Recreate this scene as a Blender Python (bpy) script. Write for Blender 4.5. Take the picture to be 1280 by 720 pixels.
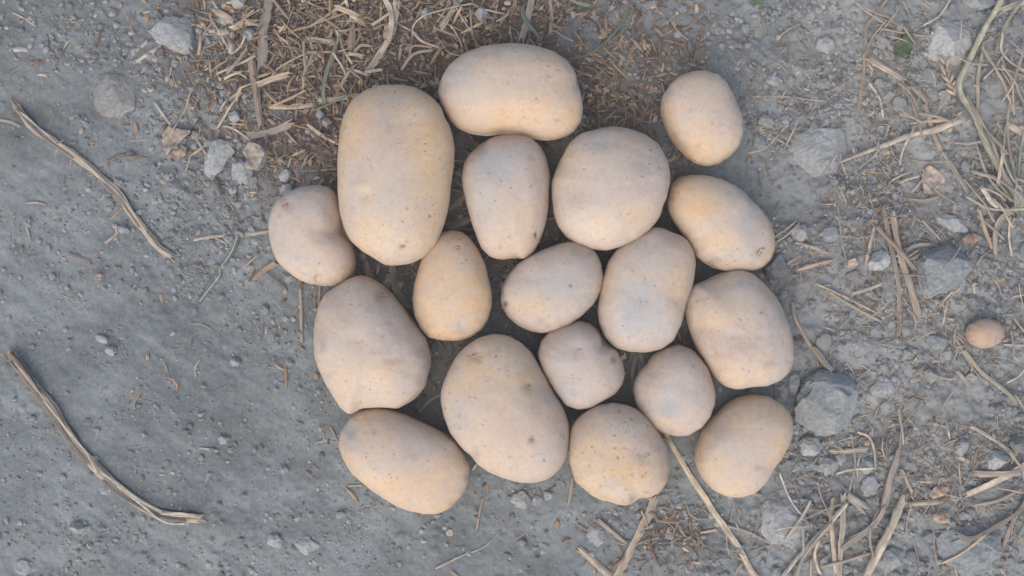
import bpy, math, random
import numpy as np
from mathutils import Vector

random.seed(7)
RNG = np.random.default_rng(7)
scene = bpy.context.scene
COL = scene.collection
for o in list(bpy.data.objects):
    bpy.data.objects.remove(o)

# ------------------------------------------------------------------ camera, sky, sun, exposure
CAM_H = 0.70                    # a phone held over the heap
MM = 0.0005                     # one photo pixel on the ground = half a millimetre
cam = bpy.data.cameras.new('camera')
cam.sensor_width = 36
cam.lens = 36 * CAM_H / (1280 * MM)
cam.clip_start = 0.01
cam.clip_end = 100
cam_o = bpy.data.objects.new('camera', cam)
cam_o.location = (0, 0, CAM_H)
COL.objects.link(cam_o)
scene.camera = cam_o

SUN_EL, SUN_AZ = math.radians(52), math.radians(203)     # azimuth from +Y, clockwise
world = bpy.data.worlds.new('World')
scene.world = world
world.use_nodes = True
wn = world.node_tree
bg = wn.nodes['Background']
sky = wn.nodes.new('ShaderNodeTexSky')
sky.sky_type = 'NISHITA'
sky.sun_disc = False
sky.sun_elevation = SUN_EL
sky.sun_rotation = SUN_AZ
sky.air_density = 1.0
sky.dust_density = 3.5
wn.links.new(sky.outputs[0], bg.inputs[0])
bg.inputs[1].default_value = 0.145
sd = Vector((math.sin(SUN_AZ) * math.cos(SUN_EL), math.cos(SUN_AZ) * math.cos(SUN_EL), math.sin(SUN_EL)))
sun = bpy.data.lights.new('sun', 'SUN')
sun.energy = 1.1
sun.angle = math.radians(100)
sun.color = (1.0, 0.93, 0.84)
sun_o = bpy.data.objects.new('sun', sun)
sun_o.rotation_euler = sd.to_track_quat('Z', 'Y').to_euler()
COL.objects.link(sun_o)
vs = scene.view_settings
vs.view_transform = 'Standard'
vs.look = 'None'
vs.gamma = 1
vs.exposure = 0.47
vs.use_curve_mapping = False

# ------------------------------------------------------------------ photo crops the outlines were read from
CROP = {'a': (0, 0, 3), 'b': (240, 0, 3), 'c': (480, 0, 3), 'd': (720, 0, 3), 'e': (960, 0, 3),
        'f': (0, 240, 3), 'g': (240, 220, 3), 'h': (480, 220, 3), 'i': (720, 220, 3), 'j': (960, 220, 3),
        'k': (0, 480, 3), 'l': (240, 480, 3), 'm': (480, 440, 3), 'n': (480, 560, 4), 'o': (720, 440, 3),
        'p': (960, 440, 2.572), 'F': (0, 0, 1)}
def cp(c, pts):
    x0, y0, s = CROP[c]
    return [(x0 + x / s, y0 + y / s) for x, y in pts]
def wx(px, py, z=0.0):
    k = (CAM_H - z) / CAM_H
    return ((px - 640) * MM * k, (360 - py) * MM * k)

# ------------------------------------------------------------------ noise
def _h(ix, iy, iz, seed):
    n = (ix.astype(np.int64) * 374761393 + iy.astype(np.int64) * 668265263 + iz.astype(np.int64) * 2147483647 + seed * 974711) & 0x7fffffff
    n = ((n ^ (n >> 13)) * 1274126177) & 0x7fffffff
    n = (n ^ (n >> 16)) & 0xffff
    return n / 65535.0
def vn(x, y, z=None, seed=0):
    if z is None:
        z = np.zeros_like(x)
    fx, fy, fz = np.floor(x), np.floor(y), np.floor(z)
    tx, ty, tz = x - fx, y - fy, z - fz
    tx = tx * tx * tx * (tx * (tx * 6 - 15) + 10); ty = ty * ty * ty * (ty * (ty * 6 - 15) + 10); tz = tz * tz * tz * (tz * (tz * 6 - 15) + 10)
    def c(a, b, d):
        return _h(fx + a, fy + b, fz + d, seed)
    if not np.any(tz):
        return ((c(0,0,0)*(1-tx)+c(1,0,0)*tx)*(1-ty) + (c(0,1,0)*(1-tx)+c(1,1,0)*tx)*ty) * 2 - 1
    lo = (c(0,0,0)*(1-tx)+c(1,0,0)*tx)*(1-ty) + (c(0,1,0)*(1-tx)+c(1,1,0)*tx)*ty
    hi = (c(0,0,1)*(1-tx)+c(1,0,1)*tx)*(1-ty) + (c(0,1,1)*(1-tx)+c(1,1,1)*tx)*ty
    return (lo*(1-tz) + hi*tz) * 2 - 1
def fbm(x, y, z=None, oct=4, seed=0, gain=.5):
    s, a = 0, 1.0
    for i in range(oct):
        s = s + a * vn(x, y, z, seed + i * 17)
        x = x * 2.03 + 5.1; y = y * 2.03 + 1.7
        if z is not None:
            z = z * 2.03 + 3.3
        a *= gain
    return s
def sstep(a, b, x):
    t = np.clip((x - a) / (b - a), 0, 1)
    return t * t * (3 - 2 * t)

# ------------------------------------------------------------------ materials
def new_mat(name):
    m = bpy.data.materials.new(name)
    m.use_nodes = True
    n = m.node_tree
    return m, n, n.nodes['Principled BSDF']
def N(n, t, **k):
    d = n.nodes.new(t)
    for a, v in k.items():
        if a in d.inputs:
            d.inputs[a].default_value = v
        else:
            setattr(d, a, v)
    return d
def L(n, a, b):
    n.links.new(a, b)
def ramp(n, fac, stops):
    r = n.nodes.new('ShaderNodeValToRGB')
    e = r.color_ramp.elements
    while len(e) < len(stops):
        e.new(0.5)
    for el, (p, c) in zip(e, stops):
        el.position = p
        el.color = (*c, 1) if len(c) == 3 else c
    L(n, fac, r.inputs[0])
    return r
def mix(n, mode, fac, a, b):
    m = n.nodes.new('ShaderNodeMix')
    m.data_type = 'RGBA'; m.blend_type = mode; m.clamp_result = False
    for sock, v in ((m.inputs['Factor'], fac), (m.inputs['A'], a), (m.inputs['B'], b)):
        if hasattr(v, 'is_linked'):
            L(n, v, sock)
        else:
            sock.default_value = v if not isinstance(v, tuple) or len(v) == 4 else (*v, 1)
    return m.outputs['Result']
def g3(v):
    return (v, v, v)

def soil_nodes(n, bsdf, coord, light, dark, bump=0.5, speck=1.0):
    """dusty grey loam: tone mottling, mineral speckle and grain"""
    n1 = N(n, 'ShaderNodeTexNoise', Scale=38.0, Detail=6.0, Roughness=.62); L(n, coord, n1.inputs['Vector'])
    r1 = ramp(n, n1.outputs[0], [(.30, dark), (.70, light)])
    n2 = N(n, 'ShaderNodeTexNoise', Scale=420.0, Detail=5.0, Roughness=.7); L(n, coord, n2.inputs['Vector'])
    r2 = ramp(n, n2.outputs[0], [(.30, g3(1 - .28 * speck)), (.52, g3(1.0)), (.74, g3(1 + .3 * speck))])
    c = mix(n, 'MULTIPLY', 1.0, r1.outputs[0], r2.outputs[0])
    v = N(n, 'ShaderNodeTexVoronoi', Scale=330.0); L(n, coord, v.inputs['Vector'])
    r3 = ramp(n, v.outputs['Distance'], [(.06, g3(1.35)), (.22, g3(1.0))])
    sep = N(n, 'ShaderNodeSeparateColor'); L(n, v.outputs['Color'], sep.inputs[0])
    r4 = ramp(n, sep.outputs[0], [(.80, g3(0)), (.84, g3(1))])
    c = mix(n, 'MULTIPLY', r4.outputs[0], c, r3.outputs[0])
    # grain relief
    n3 = N(n, 'ShaderNodeTexNoise', Scale=900.0, Detail=4.0, Roughness=.65); L(n, coord, n3.inputs['Vector'])
    b1 = N(n, 'ShaderNodeBump', Strength=bump, Distance=.0009); L(n, n3.outputs[0], b1.inputs['Height'])
    b2 = N(n, 'ShaderNodeBump', Strength=bump, Distance=.0012); L(n, n2.outputs[0], b2.inputs['Height']); L(n, b1.outputs[0], b2.inputs['Normal'])
    L(n, b2.outputs[0], bsdf.inputs['Normal'])
    bsdf.inputs['Roughness'].default_value = .95
    bsdf.inputs['Specular IOR Level'].default_value = .12
    return c

def ground_material():
    m, n, b = new_mat('dusty_soil')
    tc = N(n, 'ShaderNodeTexCoord')
    c = soil_nodes(n, b, tc.outputs['Object'], (.236, .257, .257), (.166, .182, .183), .38, .75)
    mp = N(n, 'ShaderNodeMapping'); mp.inputs['Rotation'].default_value = (0, 0, .62); mp.inputs['Scale'].default_value = (14, 70, 30); L(n, tc.outputs['Object'], mp.inputs[0])
    ns = N(n, 'ShaderNodeTexNoise', Scale=1.0, Detail=6.0, Roughness=.7); L(n, mp.outputs[0], ns.inputs['Vector'])
    rs = ramp(n, ns.outputs[0], [(.30, (.82, .84, .84)), (.5, (1, 1, 1)), (.70, (1.17, 1.16, 1.15))])
    c = mix(n, 'MULTIPLY', 1.0, c, rs.outputs[0])
    nl = N(n, 'ShaderNodeTexNoise', Scale=7.0, Detail=3.0); L(n, tc.outputs['Object'], nl.inputs['Vector'])
    rl = ramp(n, nl.outputs[0], [(.35, (.84, .85, .84)), (.65, (1.1, 1.1, 1.11))])
    c = mix(n, 'MULTIPLY', 1.0, c, rl.outputs[0])
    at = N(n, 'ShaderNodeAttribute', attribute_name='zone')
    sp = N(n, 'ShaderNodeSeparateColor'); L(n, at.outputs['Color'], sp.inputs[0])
    nb = N(n, 'ShaderNodeTexNoise', Scale=260.0, Detail=5.0, Roughness=.7); L(n, tc.outputs['Object'], nb.inputs['Vector'])
    br = ramp(n, nb.outputs[0], [(.32, (.050, .035, .027)), (.5, (.105, .070, .050)), (.7, (.20, .138, .094))])
    c = mix(n, 'MIX', sp.outputs[0], c, br.outputs[0])
    c = mix(n, 'MULTIPLY', sp.outputs[1], c, (.70, .66, .62))      # darker soil under the heap and in one corner
    c = mix(n, 'MIX', sp.outputs[2], c, (.302, .308, .292))        # drier, drier soil
    L(n, c, b.inputs['Base Color'])
    return m

def clod_material(name, light, dark):
    m, n, b = new_mat(name)
    tc = N(n, 'ShaderNodeTexCoord')
    oi = N(n, 'ShaderNodeObjectInfo')
    ad = N(n, 'ShaderNodeVectorMath', operation='ADD'); L(n, tc.outputs['Object'], ad.inputs[0]); L(n, oi.outputs['Random'], ad.inputs[1])
    c = soil_nodes(n, b, ad.outputs[0], light, dark, .5)
    r = ramp(n, oi.outputs['Random'], [(0, (.82, .84, .85)), (.5, (1, 1, 1)), (1, (1.15, 1.13, 1.09))])
    c = mix(n, 'MULTIPLY', 1.0, c, r.outputs[0])
    L(n, c, b.inputs['Base Color'])
    return m

def crumb_material():
    m, n, b = new_mat('soil_crumb')
    at = N(n, 'ShaderNodeAttribute', attribute_name='col')
    tc = N(n, 'ShaderNodeTexCoord')
    n2 = N(n, 'ShaderNodeTexNoise', Scale=700.0, Detail=4.0, Roughness=.7); L(n, tc.outputs['Object'], n2.inputs['Vector'])
    r2 = ramp(n, n2.outputs[0], [(.30, g3(.75)), (.7, g3(1.25))])
    c = mix(n, 'MULTIPLY', 1.0, at.outputs['Color'], r2.outputs[0])
    L(n, c, b.inputs['Base Color'])
    bp = N(n, 'ShaderNodeBump', Strength=.5, Distance=.0008); L(n, n2.outputs[0], bp.inputs['Height']); L(n, bp.outputs[0], b.inputs['Normal'])
    b.inputs['Roughness'].default_value = .95
    b.inputs['Specular IOR Level'].default_value = .1
    return m

def straw_material():
    m, n, b = new_mat('dry_straw')
    at = N(n, 'ShaderNodeAttribute', attribute_name='col')
    uv = N(n, 'ShaderNodeUVMap', uv_map='UVMap')
    mp = N(n, 'ShaderNodeMapping'); mp.inputs['Scale'].default_value = (60, 1500, 1); L(n, uv.outputs[0], mp.inputs[0])
    n1 = N(n, 'ShaderNodeTexNoise', Scale=1.0, Detail=5.0, Roughness=.65); L(n, mp.outputs[0], n1.inputs['Vector'])
    r1 = ramp(n, n1.outputs[0], [(.28, g3(.50)), (.5, g3(1.0)), (.72, g3(1.30))])
    c = mix(n, 'MULTIPLY', 1.0, at.outputs['Color'], r1.outputs[0])
    tc = N(n, 'ShaderNodeTexCoord')
    n2 = N(n, 'ShaderNodeTexNoise', Scale=160.0, Detail=4.0, Roughness=.7); L(n, tc.outputs['Object'], n2.inputs['Vector'])
    r2 = ramp(n, n2.outputs[0], [(.42, g3(0)), (.66, g3(.65))])
    c = mix(n, 'MIX', r2.outputs[0], c, (.21, .205, .195))          # dust caught on the fibres
    L(n, c, b.inputs['Base Color'])
    bp = N(n, 'ShaderNodeBump', Strength=.6, Distance=.0006); L(n, n1.outputs[0], bp.inputs['Height']); L(n, bp.outputs[0], b.inputs['Normal'])
    b.inputs['Roughness'].default_value = .72
    b.inputs['Specular IOR Level'].default_value = .25
    return m

def potato_material():
    m, n, b = new_mat('potato_skin')
    at = N(n, 'ShaderNodeAttribute', attribute_name='col')
    mk = N(n, 'ShaderNodeAttribute', attribute_name='mark')         # r = speckle density
    ms = N(n, 'ShaderNodeSeparateColor'); L(n, mk.outputs['Color'], ms.inputs[0])
    tc = N(n, 'ShaderNodeTexCoord')
    oc = tc.outputs['Object']
    # fine skin mottling
    n1 = N(n, 'ShaderNodeTexNoise', Scale=330.0, Detail=6.0, Roughness=.68); L(n, oc, n1.inputs['Vector'])
    r1 = ramp(n, n1.outputs[0], [(.28, (.87, .85, .83)), (.5, (1, 1, 1)), (.74, (1.09, 1.10, 1.11))])
    c = mix(n, 'MULTIPLY', 1.0, at.outputs['Color'], r1.outputs[0])
    # clay dust film, patchy and smeared
    n2 = N(n, 'ShaderNodeTexNoise', Scale=75.0, Detail=7.0, Roughness=.66, Distortion=.6); L(n, oc, n2.inputs['Vector'])
    r2 = ramp(n, n2.outputs[0], [(.46, g3(0)), (.70, g3(.55))])
    c = mix(n, 'MIX', r2.outputs[0], c, (.455, .412, .365))
    # lenticels: small dark dots, only some cells, size varies
    nw = N(n, 'ShaderNodeTexNoise', Scale=120.0, Detail=2.0); L(n, oc, nw.inputs['Vector'])
    wv = N(n, 'ShaderNodeVectorMath', operation='MULTIPLY_ADD'); L(n, nw.outputs['Color'], wv.inputs[0]); wv.inputs[1].default_value = (.004,) * 3; L(n, oc, wv.inputs[2])
    hgt = None
    for sc, rad, thr in ((160.0, .19, .50), (290.0, .18, .62)):
        v = N(n, 'ShaderNodeTexVoronoi', Scale=sc); L(n, wv.outputs[0], v.inputs['Vector'])
        s = N(n, 'ShaderNodeSeparateColor'); L(n, v.outputs['Color'], s.inputs[0])
        dn = N(n, 'ShaderNodeMath', operation='ADD'); L(n, s.outputs[0], dn.inputs[0]); L(n, ms.outputs[0], dn.inputs[1])
        on = ramp(n, dn.outputs[0], [(thr, g3(0)), (thr + .25, g3(1))])
        dot = ramp(n, v.outputs['Distance'], [(rad * .45, g3(1)), (rad * 1.25, g3(0))])
        f = N(n, 'ShaderNodeMath', operation='MULTIPLY'); L(n, on.outputs[0], f.inputs[0]); L(n, dot.outputs[0], f.inputs[1])
        f2 = N(n, 'ShaderNodeMath', operation='MULTIPLY'); L(n, f.outputs[0], f2.inputs[0]); f2.inputs[1].default_value = .40
        k2 = N(n, 'ShaderNodeMath', operation='MULTIPLY_ADD'); L(n, ms.outputs[0], k2.inputs[0]); k2.inputs[1].default_value = .8; k2.inputs[2].default_value = .24; k2.use_clamp = True; L(n, k2.outputs[0], f2.inputs[1])
        c = mix(n, 'MIX', f2.outputs[0], c, (.27, .185, .13))
        if hgt is None:
            hgt = f.outputs[0]
    # scurfy russet patches, thin and ragged
    n6 = N(n, 'ShaderNodeTexNoise', Scale=52.0, Detail=9.0, Roughness=.72, Distortion=.9); L(n, oc, n6.inputs['Vector'])
    r6 = ramp(n, n6.outputs[0], [(.60, g3(0)), (.66, g3(.34)), (.72, g3(.1))])
    c = mix(n, 'MIX', r6.outputs[0], c, (.35, .255, .185))
    # fine lines where the skin rubbed or cracked
    n7 = N(n, 'ShaderNodeTexNoise', Scale=36.0, Detail=7.0, Roughness=.6, Distortion=1.6); L(n, oc, n7.inputs['Vector'])
    r7 = ramp(n, n7.outputs[0], [(.492, g3(0)), (.5, g3(.30)), (.508, g3(0))])
    n8 = N(n, 'ShaderNodeTexNoise', Scale=60.0, Detail=2.0); L(n, oc, n8.inputs['Vector'])
    r8 = ramp(n, n8.outputs[0], [(.54, g3(0)), (.62, g3(1))])
    m7 = N(n, 'ShaderNodeMath', operation='MULTIPLY'); L(n, r7.outputs[0], m7.inputs[0]); L(n, r8.outputs[0], m7.inputs[1])
    c = mix(n, 'MIX', m7.outputs[0], c, (.33, .25, .19))
    # stuck soil specks
    v9 = N(n, 'ShaderNodeTexVoronoi', Scale=420.0); L(n, wv.outputs[0], v9.inputs['Vector'])
    s9 = N(n, 'ShaderNodeSeparateColor'); L(n, v9.outputs['Color'], s9.inputs[0])
    o9 = ramp(n, s9.outputs[1], [(.955, g3(0)), (.96, g3(1))]); d9 = ramp(n, v9.outputs['Distance'], [(.16, g3(.75)), (.3, g3(0))])
    m9 = N(n, 'ShaderNodeMath', operation='MULTIPLY'); L(n, o9.outputs[0], m9.inputs[0]); L(n, d9.outputs[0], m9.inputs[1])
    c = mix(n, 'MIX', m9.outputs[0], c, (.17, .15, .135))
    # scurf and grit
    n4 = N(n, 'ShaderNodeTexNoise', Scale=1500.0, Detail=2.0); L(n, oc, n4.inputs['Vector'])
    r4 = ramp(n, n4.outputs[0], [(.66, g3(0)), (.74, g3(.5))])
    c = mix(n, 'MIX', r4.outputs[0], c, (.24, .21, .19))
    L(n, c, b.inputs['Base Color'])
    b1 = N(n, 'ShaderNodeBump', Strength=.22, Distance=.0009); L(n, n1.outputs[0], b1.inputs['Height'])
    b2 = N(n, 'ShaderNodeBump', Strength=.35, Distance=.0008, invert=True); L(n, hgt, b2.inputs['Height']); L(n, b1.outputs[0], b2.inputs['Normal'])
    b3 = N(n, 'ShaderNodeBump', Strength=.14, Distance=.001); L(n, n2.outputs[0], b3.inputs['Height']); L(n, b2.outputs[0], b3.inputs['Normal'])
    L(n, b3.outputs[0], b.inputs['Normal'])
    b.inputs['Roughness'].default_value = .66
    b.inputs['Specular IOR Level'].default_value = .28
    return m

def leaf_material():
    m, n, b = new_mat('leaf')
    at = N(n, 'ShaderNodeAttribute', attribute_name='col')
    tc = N(n, 'ShaderNodeTexCoord')
    n2 = N(n, 'ShaderNodeTexNoise', Scale=330.0, Detail=5.0, Roughness=.7); L(n, tc.outputs['Object'], n2.inputs['Vector'])
    r2 = ramp(n, n2.outputs[0], [(.3, g3(.66)), (.7, g3(1.3))])
    c = mix(n, 'MULTIPLY', 1.0, at.outputs['Color'], r2.outputs[0])
    L(n, c, b.inputs['Base Color'])
    bp = N(n, 'ShaderNodeBump', Strength=.6, Distance=.0008); L(n, n2.outputs[0], bp.inputs['Height']); L(n, bp.outputs[0], b.inputs['Normal'])
    b.inputs['Roughness'].default_value = .75
    b.inputs['Specular IOR Level'].default_value = .2
    return m

M_GROUND = ground_material()
M_CLOD = clod_material('grey_clod', (.335, .348, .343), (.235, .247, .245))
M_CLOD_DARK = clod_material('dark_clod', (.285, .285, .272), (.195, .195, .188))
M_CLOD_PALE = clod_material('pale_clod', (.40, .405, .39), (.295, .30, .292))
M_CRUMB = crumb_material()
M_STRAW = straw_material()
M_POTATO = potato_material()
M_LEAF = leaf_material()

# ------------------------------------------------------------------ mesh helpers
def make_mesh(name, verts, faces, mat, smooth=True, cols=None, uvs=None, marks=None):
    """verts (n,3) array; faces (m,3|4) int array or list of such arrays"""
    me = bpy.data.meshes.new(name)
    if not isinstance(faces, list):
        faces = [faces]
    verts = np.ascontiguousarray(verts, dtype=np.float32)
    me.vertices.add(len(verts))
    me.vertices.foreach_set('co', verts.ravel())
    li = np.concatenate([f.ravel() for f in faces]).astype(np.int32)
    tot = np.concatenate([np.full(len(f), f.shape[1]) for f in faces]).astype(np.int32)
    st = np.concatenate([[0], np.cumsum(tot)[:-1]]).astype(np.int32)
    me.loops.add(len(li)); me.polygons.add(len(tot))
    me.loops.foreach_set('vertex_index', li)
    me.polygons.foreach_set('loop_start', st)
    me.polygons.foreach_set('loop_total', tot)
    me.polygons.foreach_set('use_smooth', np.full(len(tot), smooth, dtype=bool))
    me.update(calc_edges=True)
    for nm, arr in (('col', cols), ('mark', marks)):
        if arr is not None:
            a = me.attributes.new(nm, 'FLOAT_COLOR', 'POINT')
            c4 = np.ones((len(verts), 4), np.float32); c4[:, :3] = arr
            a.data.foreach_set('color', c4.ravel())
    if uvs is not None:
        u = me.uv_layers.new(name='UVMap')
        u.data.foreach_set('uv', uvs[li].astype(np.float32).ravel())
    me.materials.append(mat)
    return me
def link(name, me, loc=(0, 0, 0), parent=None, label=None, cat=None, group=None, kind=None):
    o = bpy.data.objects.new(name, me)
    o.location = loc
    COL.objects.link(o)
    if parent is not None:
        o.parent = parent
    for k, v in (('label', label), ('category', cat), ('group', group), ('kind', kind)):
        if v:
            o[k] = v
    return o

_qs = {}
def quad_sphere(n):
    if n in _qs:
        return _qs[n]
    idx, vs_, fs = {}, [], []
    t = np.tan(np.linspace(-1, 1, n + 1) * math.pi / 4)
    for ax in range(3):
        for sg in (-1, 1):
            g = np.zeros((n + 1, n + 1), int)
            for i in range(n + 1):
                for j in range(n + 1):
                    p = [0, 0, 0]; p[ax] = sg; p[(ax + 1) % 3] = t[i] * sg; p[(ax + 2) % 3] = t[j]
                    k = (round(p[0], 6), round(p[1], 6), round(p[2], 6))
                    if k not in idx:
                        idx[k] = len(vs_); vs_.append(p)
                    g[i, j] = idx[k]
            for i in range(n):
                for j in range(n):
                    fs.append((g[i, j], g[i + 1, j], g[i + 1, j + 1], g[i, j + 1]))
    v = np.array(vs_, float); v /= np.linalg.norm(v, axis=1)[:, None]
    _qs[n] = (v, np.array(fs))
    return _qs[n]

def outline_radius(pts, z, smooth=9):
    """px outline -> world centre and a smooth periodic radius table"""
    P = np.array([wx(x, y, z) for x, y in pts])
    Q = np.vstack([P, P[:1]])
    d = np.concatenate([[0], np.cumsum(np.linalg.norm(np.diff(Q, axis=0), axis=1))])
    t = np.linspace(0, d[-1], 400, endpoint=False)
    D = np.stack([np.interp(t, d, Q[:, 0]), np.interp(t, d, Q[:, 1])], 1)
    c = (D.max(0) + D.min(0)) / 2 * .3 + D.mean(0) * .7
    R = D - c
    th = np.arctan2(R[:, 1], R[:, 0]); r = np.hypot(R[:, 0], R[:, 1])
    o = np.argsort(th); th, r = th[o], r[o]
    T = np.linspace(-math.pi, math.pi, 361)
    tab = np.interp(T, np.concatenate([th - 2 * math.pi, th, th + 2 * math.pi]), np.tile(r, 3))[:-1]
    k = np.hanning(smooth * 2 + 3); k /= k.sum()
    tab = np.convolve(np.tile(tab, 3), k, 'same')[360:720]
    return c, T, np.append(tab, tab[0])

# ------------------------------------------------------------------ ground height field
def axis(half, step, far):
    a = list(np.arange(-half, half + step / 2, step))
    d, x, out = step, half, []
    while x < far:
        d *= 1.16
        x += d
        out.append(x)
    return np.array([-v for v in reversed(out)] + a + out)
GX, GY = axis(.352, .001, 4.0), axis(.212, .001, 4.0)
XX, YY = np.meshgrid(GX, GY)
PX, PY = XX / MM + 640, 360 - YY / MM           # ground position in half-millimetre units

def blob(x, y, cx, cy, rx, ry, rot=0):
    c, s = math.cos(rot), math.sin(rot)
    u, v = (x - cx) * c + (y - cy) * s, -(x - cx) * s + (y - cy) * c
    return np.exp(-((u / rx) ** 2 + (v / ry) ** 2))
def chaff_density(x, y):
    d = 1.25 * blob(x, y, 420, 90, 150, 125) + 1.0 * blob(x, y, 600, 20, 150, 75) + .6 * blob(x, y, 760, 120, 70, 80) + .55 * blob(x, y, 905, 60, 75, 35)
    d = d + .55 * blob(x, y, 1170, 150, 120, 160) + .6 * blob(x, y, 1130, 330, 140, 110) + .5 * blob(x, y, 1000, 360, 40, 35) + .65 * blob(x, y, 1190, 560, 170, 120)
    d = d + .42 * blob(x, y, 850, 680, 90, 45) + .5 * blob(x, y, 1060, 660, 100, 70) + .3 * blob(x, y, 960, 130, 140, 120) + .35 * blob(x, y, 640, 330, 220, 190)
    d = d + .35 * sstep(1150, 1500, x) + .4 * blob(x, y, 450, -120, 300, 160)
    return np.clip(d, 0, 1.3)
def crumb_density(x, y):
    d = .10 + .75 * blob(x, y, 280, 180, 80, 110) + .5 * blob(x, y, 170, 60, 130, 70) + .25 * blob(x, y, 230, 330, 90, 80) + .8 * sstep(820, 1000, x)
    d = d + .4 * blob(x, y, 850, 640, 80, 60) + .3 * blob(x, y, 650, 640, 90, 50) + .25 * blob(x, y, 100, 690, 120, 50) + .3 * blob(x, y, 340, 650, 90, 60) + .3 * blob(x, y, 800, 60, 120, 80)
    return np.clip(d, 0, 1)
# under the heap: smooth, darker, slightly hollow
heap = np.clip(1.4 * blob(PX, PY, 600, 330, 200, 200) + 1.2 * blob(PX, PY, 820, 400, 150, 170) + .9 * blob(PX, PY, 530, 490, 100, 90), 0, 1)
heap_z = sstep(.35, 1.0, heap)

cd, kd = crumb_density(PX, PY), chaff_density(PX, PY)
Z = .0045 * fbm(XX * 9, YY * 9, oct=3, seed=3, gain=.4) + .0006 * fbm(XX * 45, YY * 45, oct=3, seed=9)
ca, sa = math.cos(-.62), math.sin(-.62)
U, V = XX * ca + YY * sa, -XX * sa + YY * ca
left = 1 - sstep(380, 620, PX)
Z += left * .0006 * fbm(U * 20, V * 110, oct=4, seed=21)               # scuffed, drawn-out dust
Z += (.00012 + .0012 * cd) * fbm(XX * 190, YY * 190, oct=3, seed=31)
Z += (.00015 + .0005 * cd) * fbm(XX * 420, YY * 420, oct=2, seed=41)
Z += .0022 * sstep(.2, .9, kd) * (.6 + fbm(XX * 90, YY * 90, oct=3, seed=51) * .6)
Z *= (1 - .8 * heap_z)
# half-buried grains and lumps pressed into the surface
ix0, ix1 = np.searchsorted(GX, -.352), np.searchsorted(GX, .352)
def stamp(Zg, cx, cy, rx, ry, h, rot=0, p=2.0):
    R = max(rx, ry)
    i0, i1 = np.searchsorted(GX, [cx - R, cx + R]); j0, j1 = np.searchsorted(GY, [cy - R, cy + R])
    if i1 <= i0 or j1 <= j0:
        return
    X, Y = XX[j0:j1, i0:i1] - cx, YY[j0:j1, i0:i1] - cy
    c, s = math.cos(rot), math.sin(rot)
    q = ((X * c + Y * s) / rx) ** 2 + ((-X * s + Y * c) / ry) ** 2
    Zg[j0:j1, i0:i1] += h * np.clip(1 - q, 0, 1) ** (1 / p)
PATCH = fbm(np.arange(-200, 1500, 10.)[None, :] * .02 + np.zeros((110, 1)), np.arange(-190, 910, 10.)[:, None] * .02 + np.zeros((1, 170)), oct=3, seed=91)
def patch(x, y):
    return PATCH[np.clip(((y + 190) / 10).astype(int), 0, 109), np.clip(((x + 200) / 10).astype(int), 0, 169)]
cnt = 0
while cnt < 5200:
    x, y = RNG.uniform(-.35, .35), RNG.uniform(-.21, .21)
    px, py = x / MM + 640, 360 - y / MM
    if RNG.random() > (float(crumb_density(px, py)) + .10) * float(np.clip(.25 + 1.5 * patch(np.float64(px), np.float64(py)), .06, 1)) * (.45 if px < 420 and not (200 < px and py < 330) else 1):
        continue
    r = .0010 + .0034 * RNG.random() ** 3.6
    r *= .62 if px < 420 else 1
    stamp(Z, x, y, r, r * RNG.uniform(.6, 1), r * RNG.uniform(.2, .6), RNG.uniform(0, 3.1), 1.4)
    cnt += 1
Z = Z - Z[np.searchsorted(GY, 0.0), np.searchsorted(GX, 0.0)] * 0
fade = 1 - .5 * sstep(.5, 3, np.hypot(XX, YY))
Z *= fade
ZTOP = Z + .0022 * sstep(.3, 1.0, kd) * (1 - heap_z)                                  # ground plus whatever has been laid on it

def zat(x, y, grid=None):
    g = Z if grid is None else grid
    i = np.clip(np.searchsorted(GX, x) - 1, 0, len(GX) - 2); j = np.clip(np.searchsorted(GY, y) - 1, 0, len(GY) - 2)
    tx = np.clip((x - GX[i]) / (GX[i + 1] - GX[i]), 0, 1); ty = np.clip((y - GY[j]) / (GY[j + 1] - GY[j]), 0, 1)
    return (g[j, i] * (1 - tx) + g[j, i + 1] * tx) * (1 - ty) + (g[j + 1, i] * (1 - tx) + g[j + 1, i + 1] * tx) * ty

nx, ny = len(GX), len(GY)
I = np.arange(nx * ny).reshape(ny, nx)
gf = np.stack([I[:-1, :-1].ravel(), I[:-1, 1:].ravel(), I[1:, 1:].ravel(), I[1:, :-1].ravel()], 1)
gv = np.stack([XX.ravel(), YY.ravel(), Z.ravel()], 1)
brown = sstep(.25, 1.0, kd + .35 * fbm(XX * 45, YY * 45, oct=3, seed=61)) * .85 * (1 - .62 * sstep(800, 900, PX))
dark_soil = np.clip(sstep(.3, .95, heap + .15 * fbm(XX * 40, YY * 40, oct=2, seed=71)) * .85 + blob(PX, PY, 60, 90, 260, 170) * np.clip(.38 + .4 * fbm(XX * 22, YY * 22, oct=4, seed=73), 0, .7), 0, 1)  # darker soil tone under the heap, plus a patchy darker blob in one corner
warm = sstep(760, 1150, PX) * np.clip(.58 + .45 * fbm(XX * 30, YY * 30, oct=3, seed=81), 0, .95)
zone = np.stack([brown.ravel(), dark_soil.ravel(), warm.ravel()], 1)
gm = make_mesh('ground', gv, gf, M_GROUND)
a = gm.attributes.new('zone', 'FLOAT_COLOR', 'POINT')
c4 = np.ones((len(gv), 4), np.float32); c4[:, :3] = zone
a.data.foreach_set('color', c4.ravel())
link('ground', gm, kind='structure', label='dusty grey loam ground with crumbs and pressed-in lumps')

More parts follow.
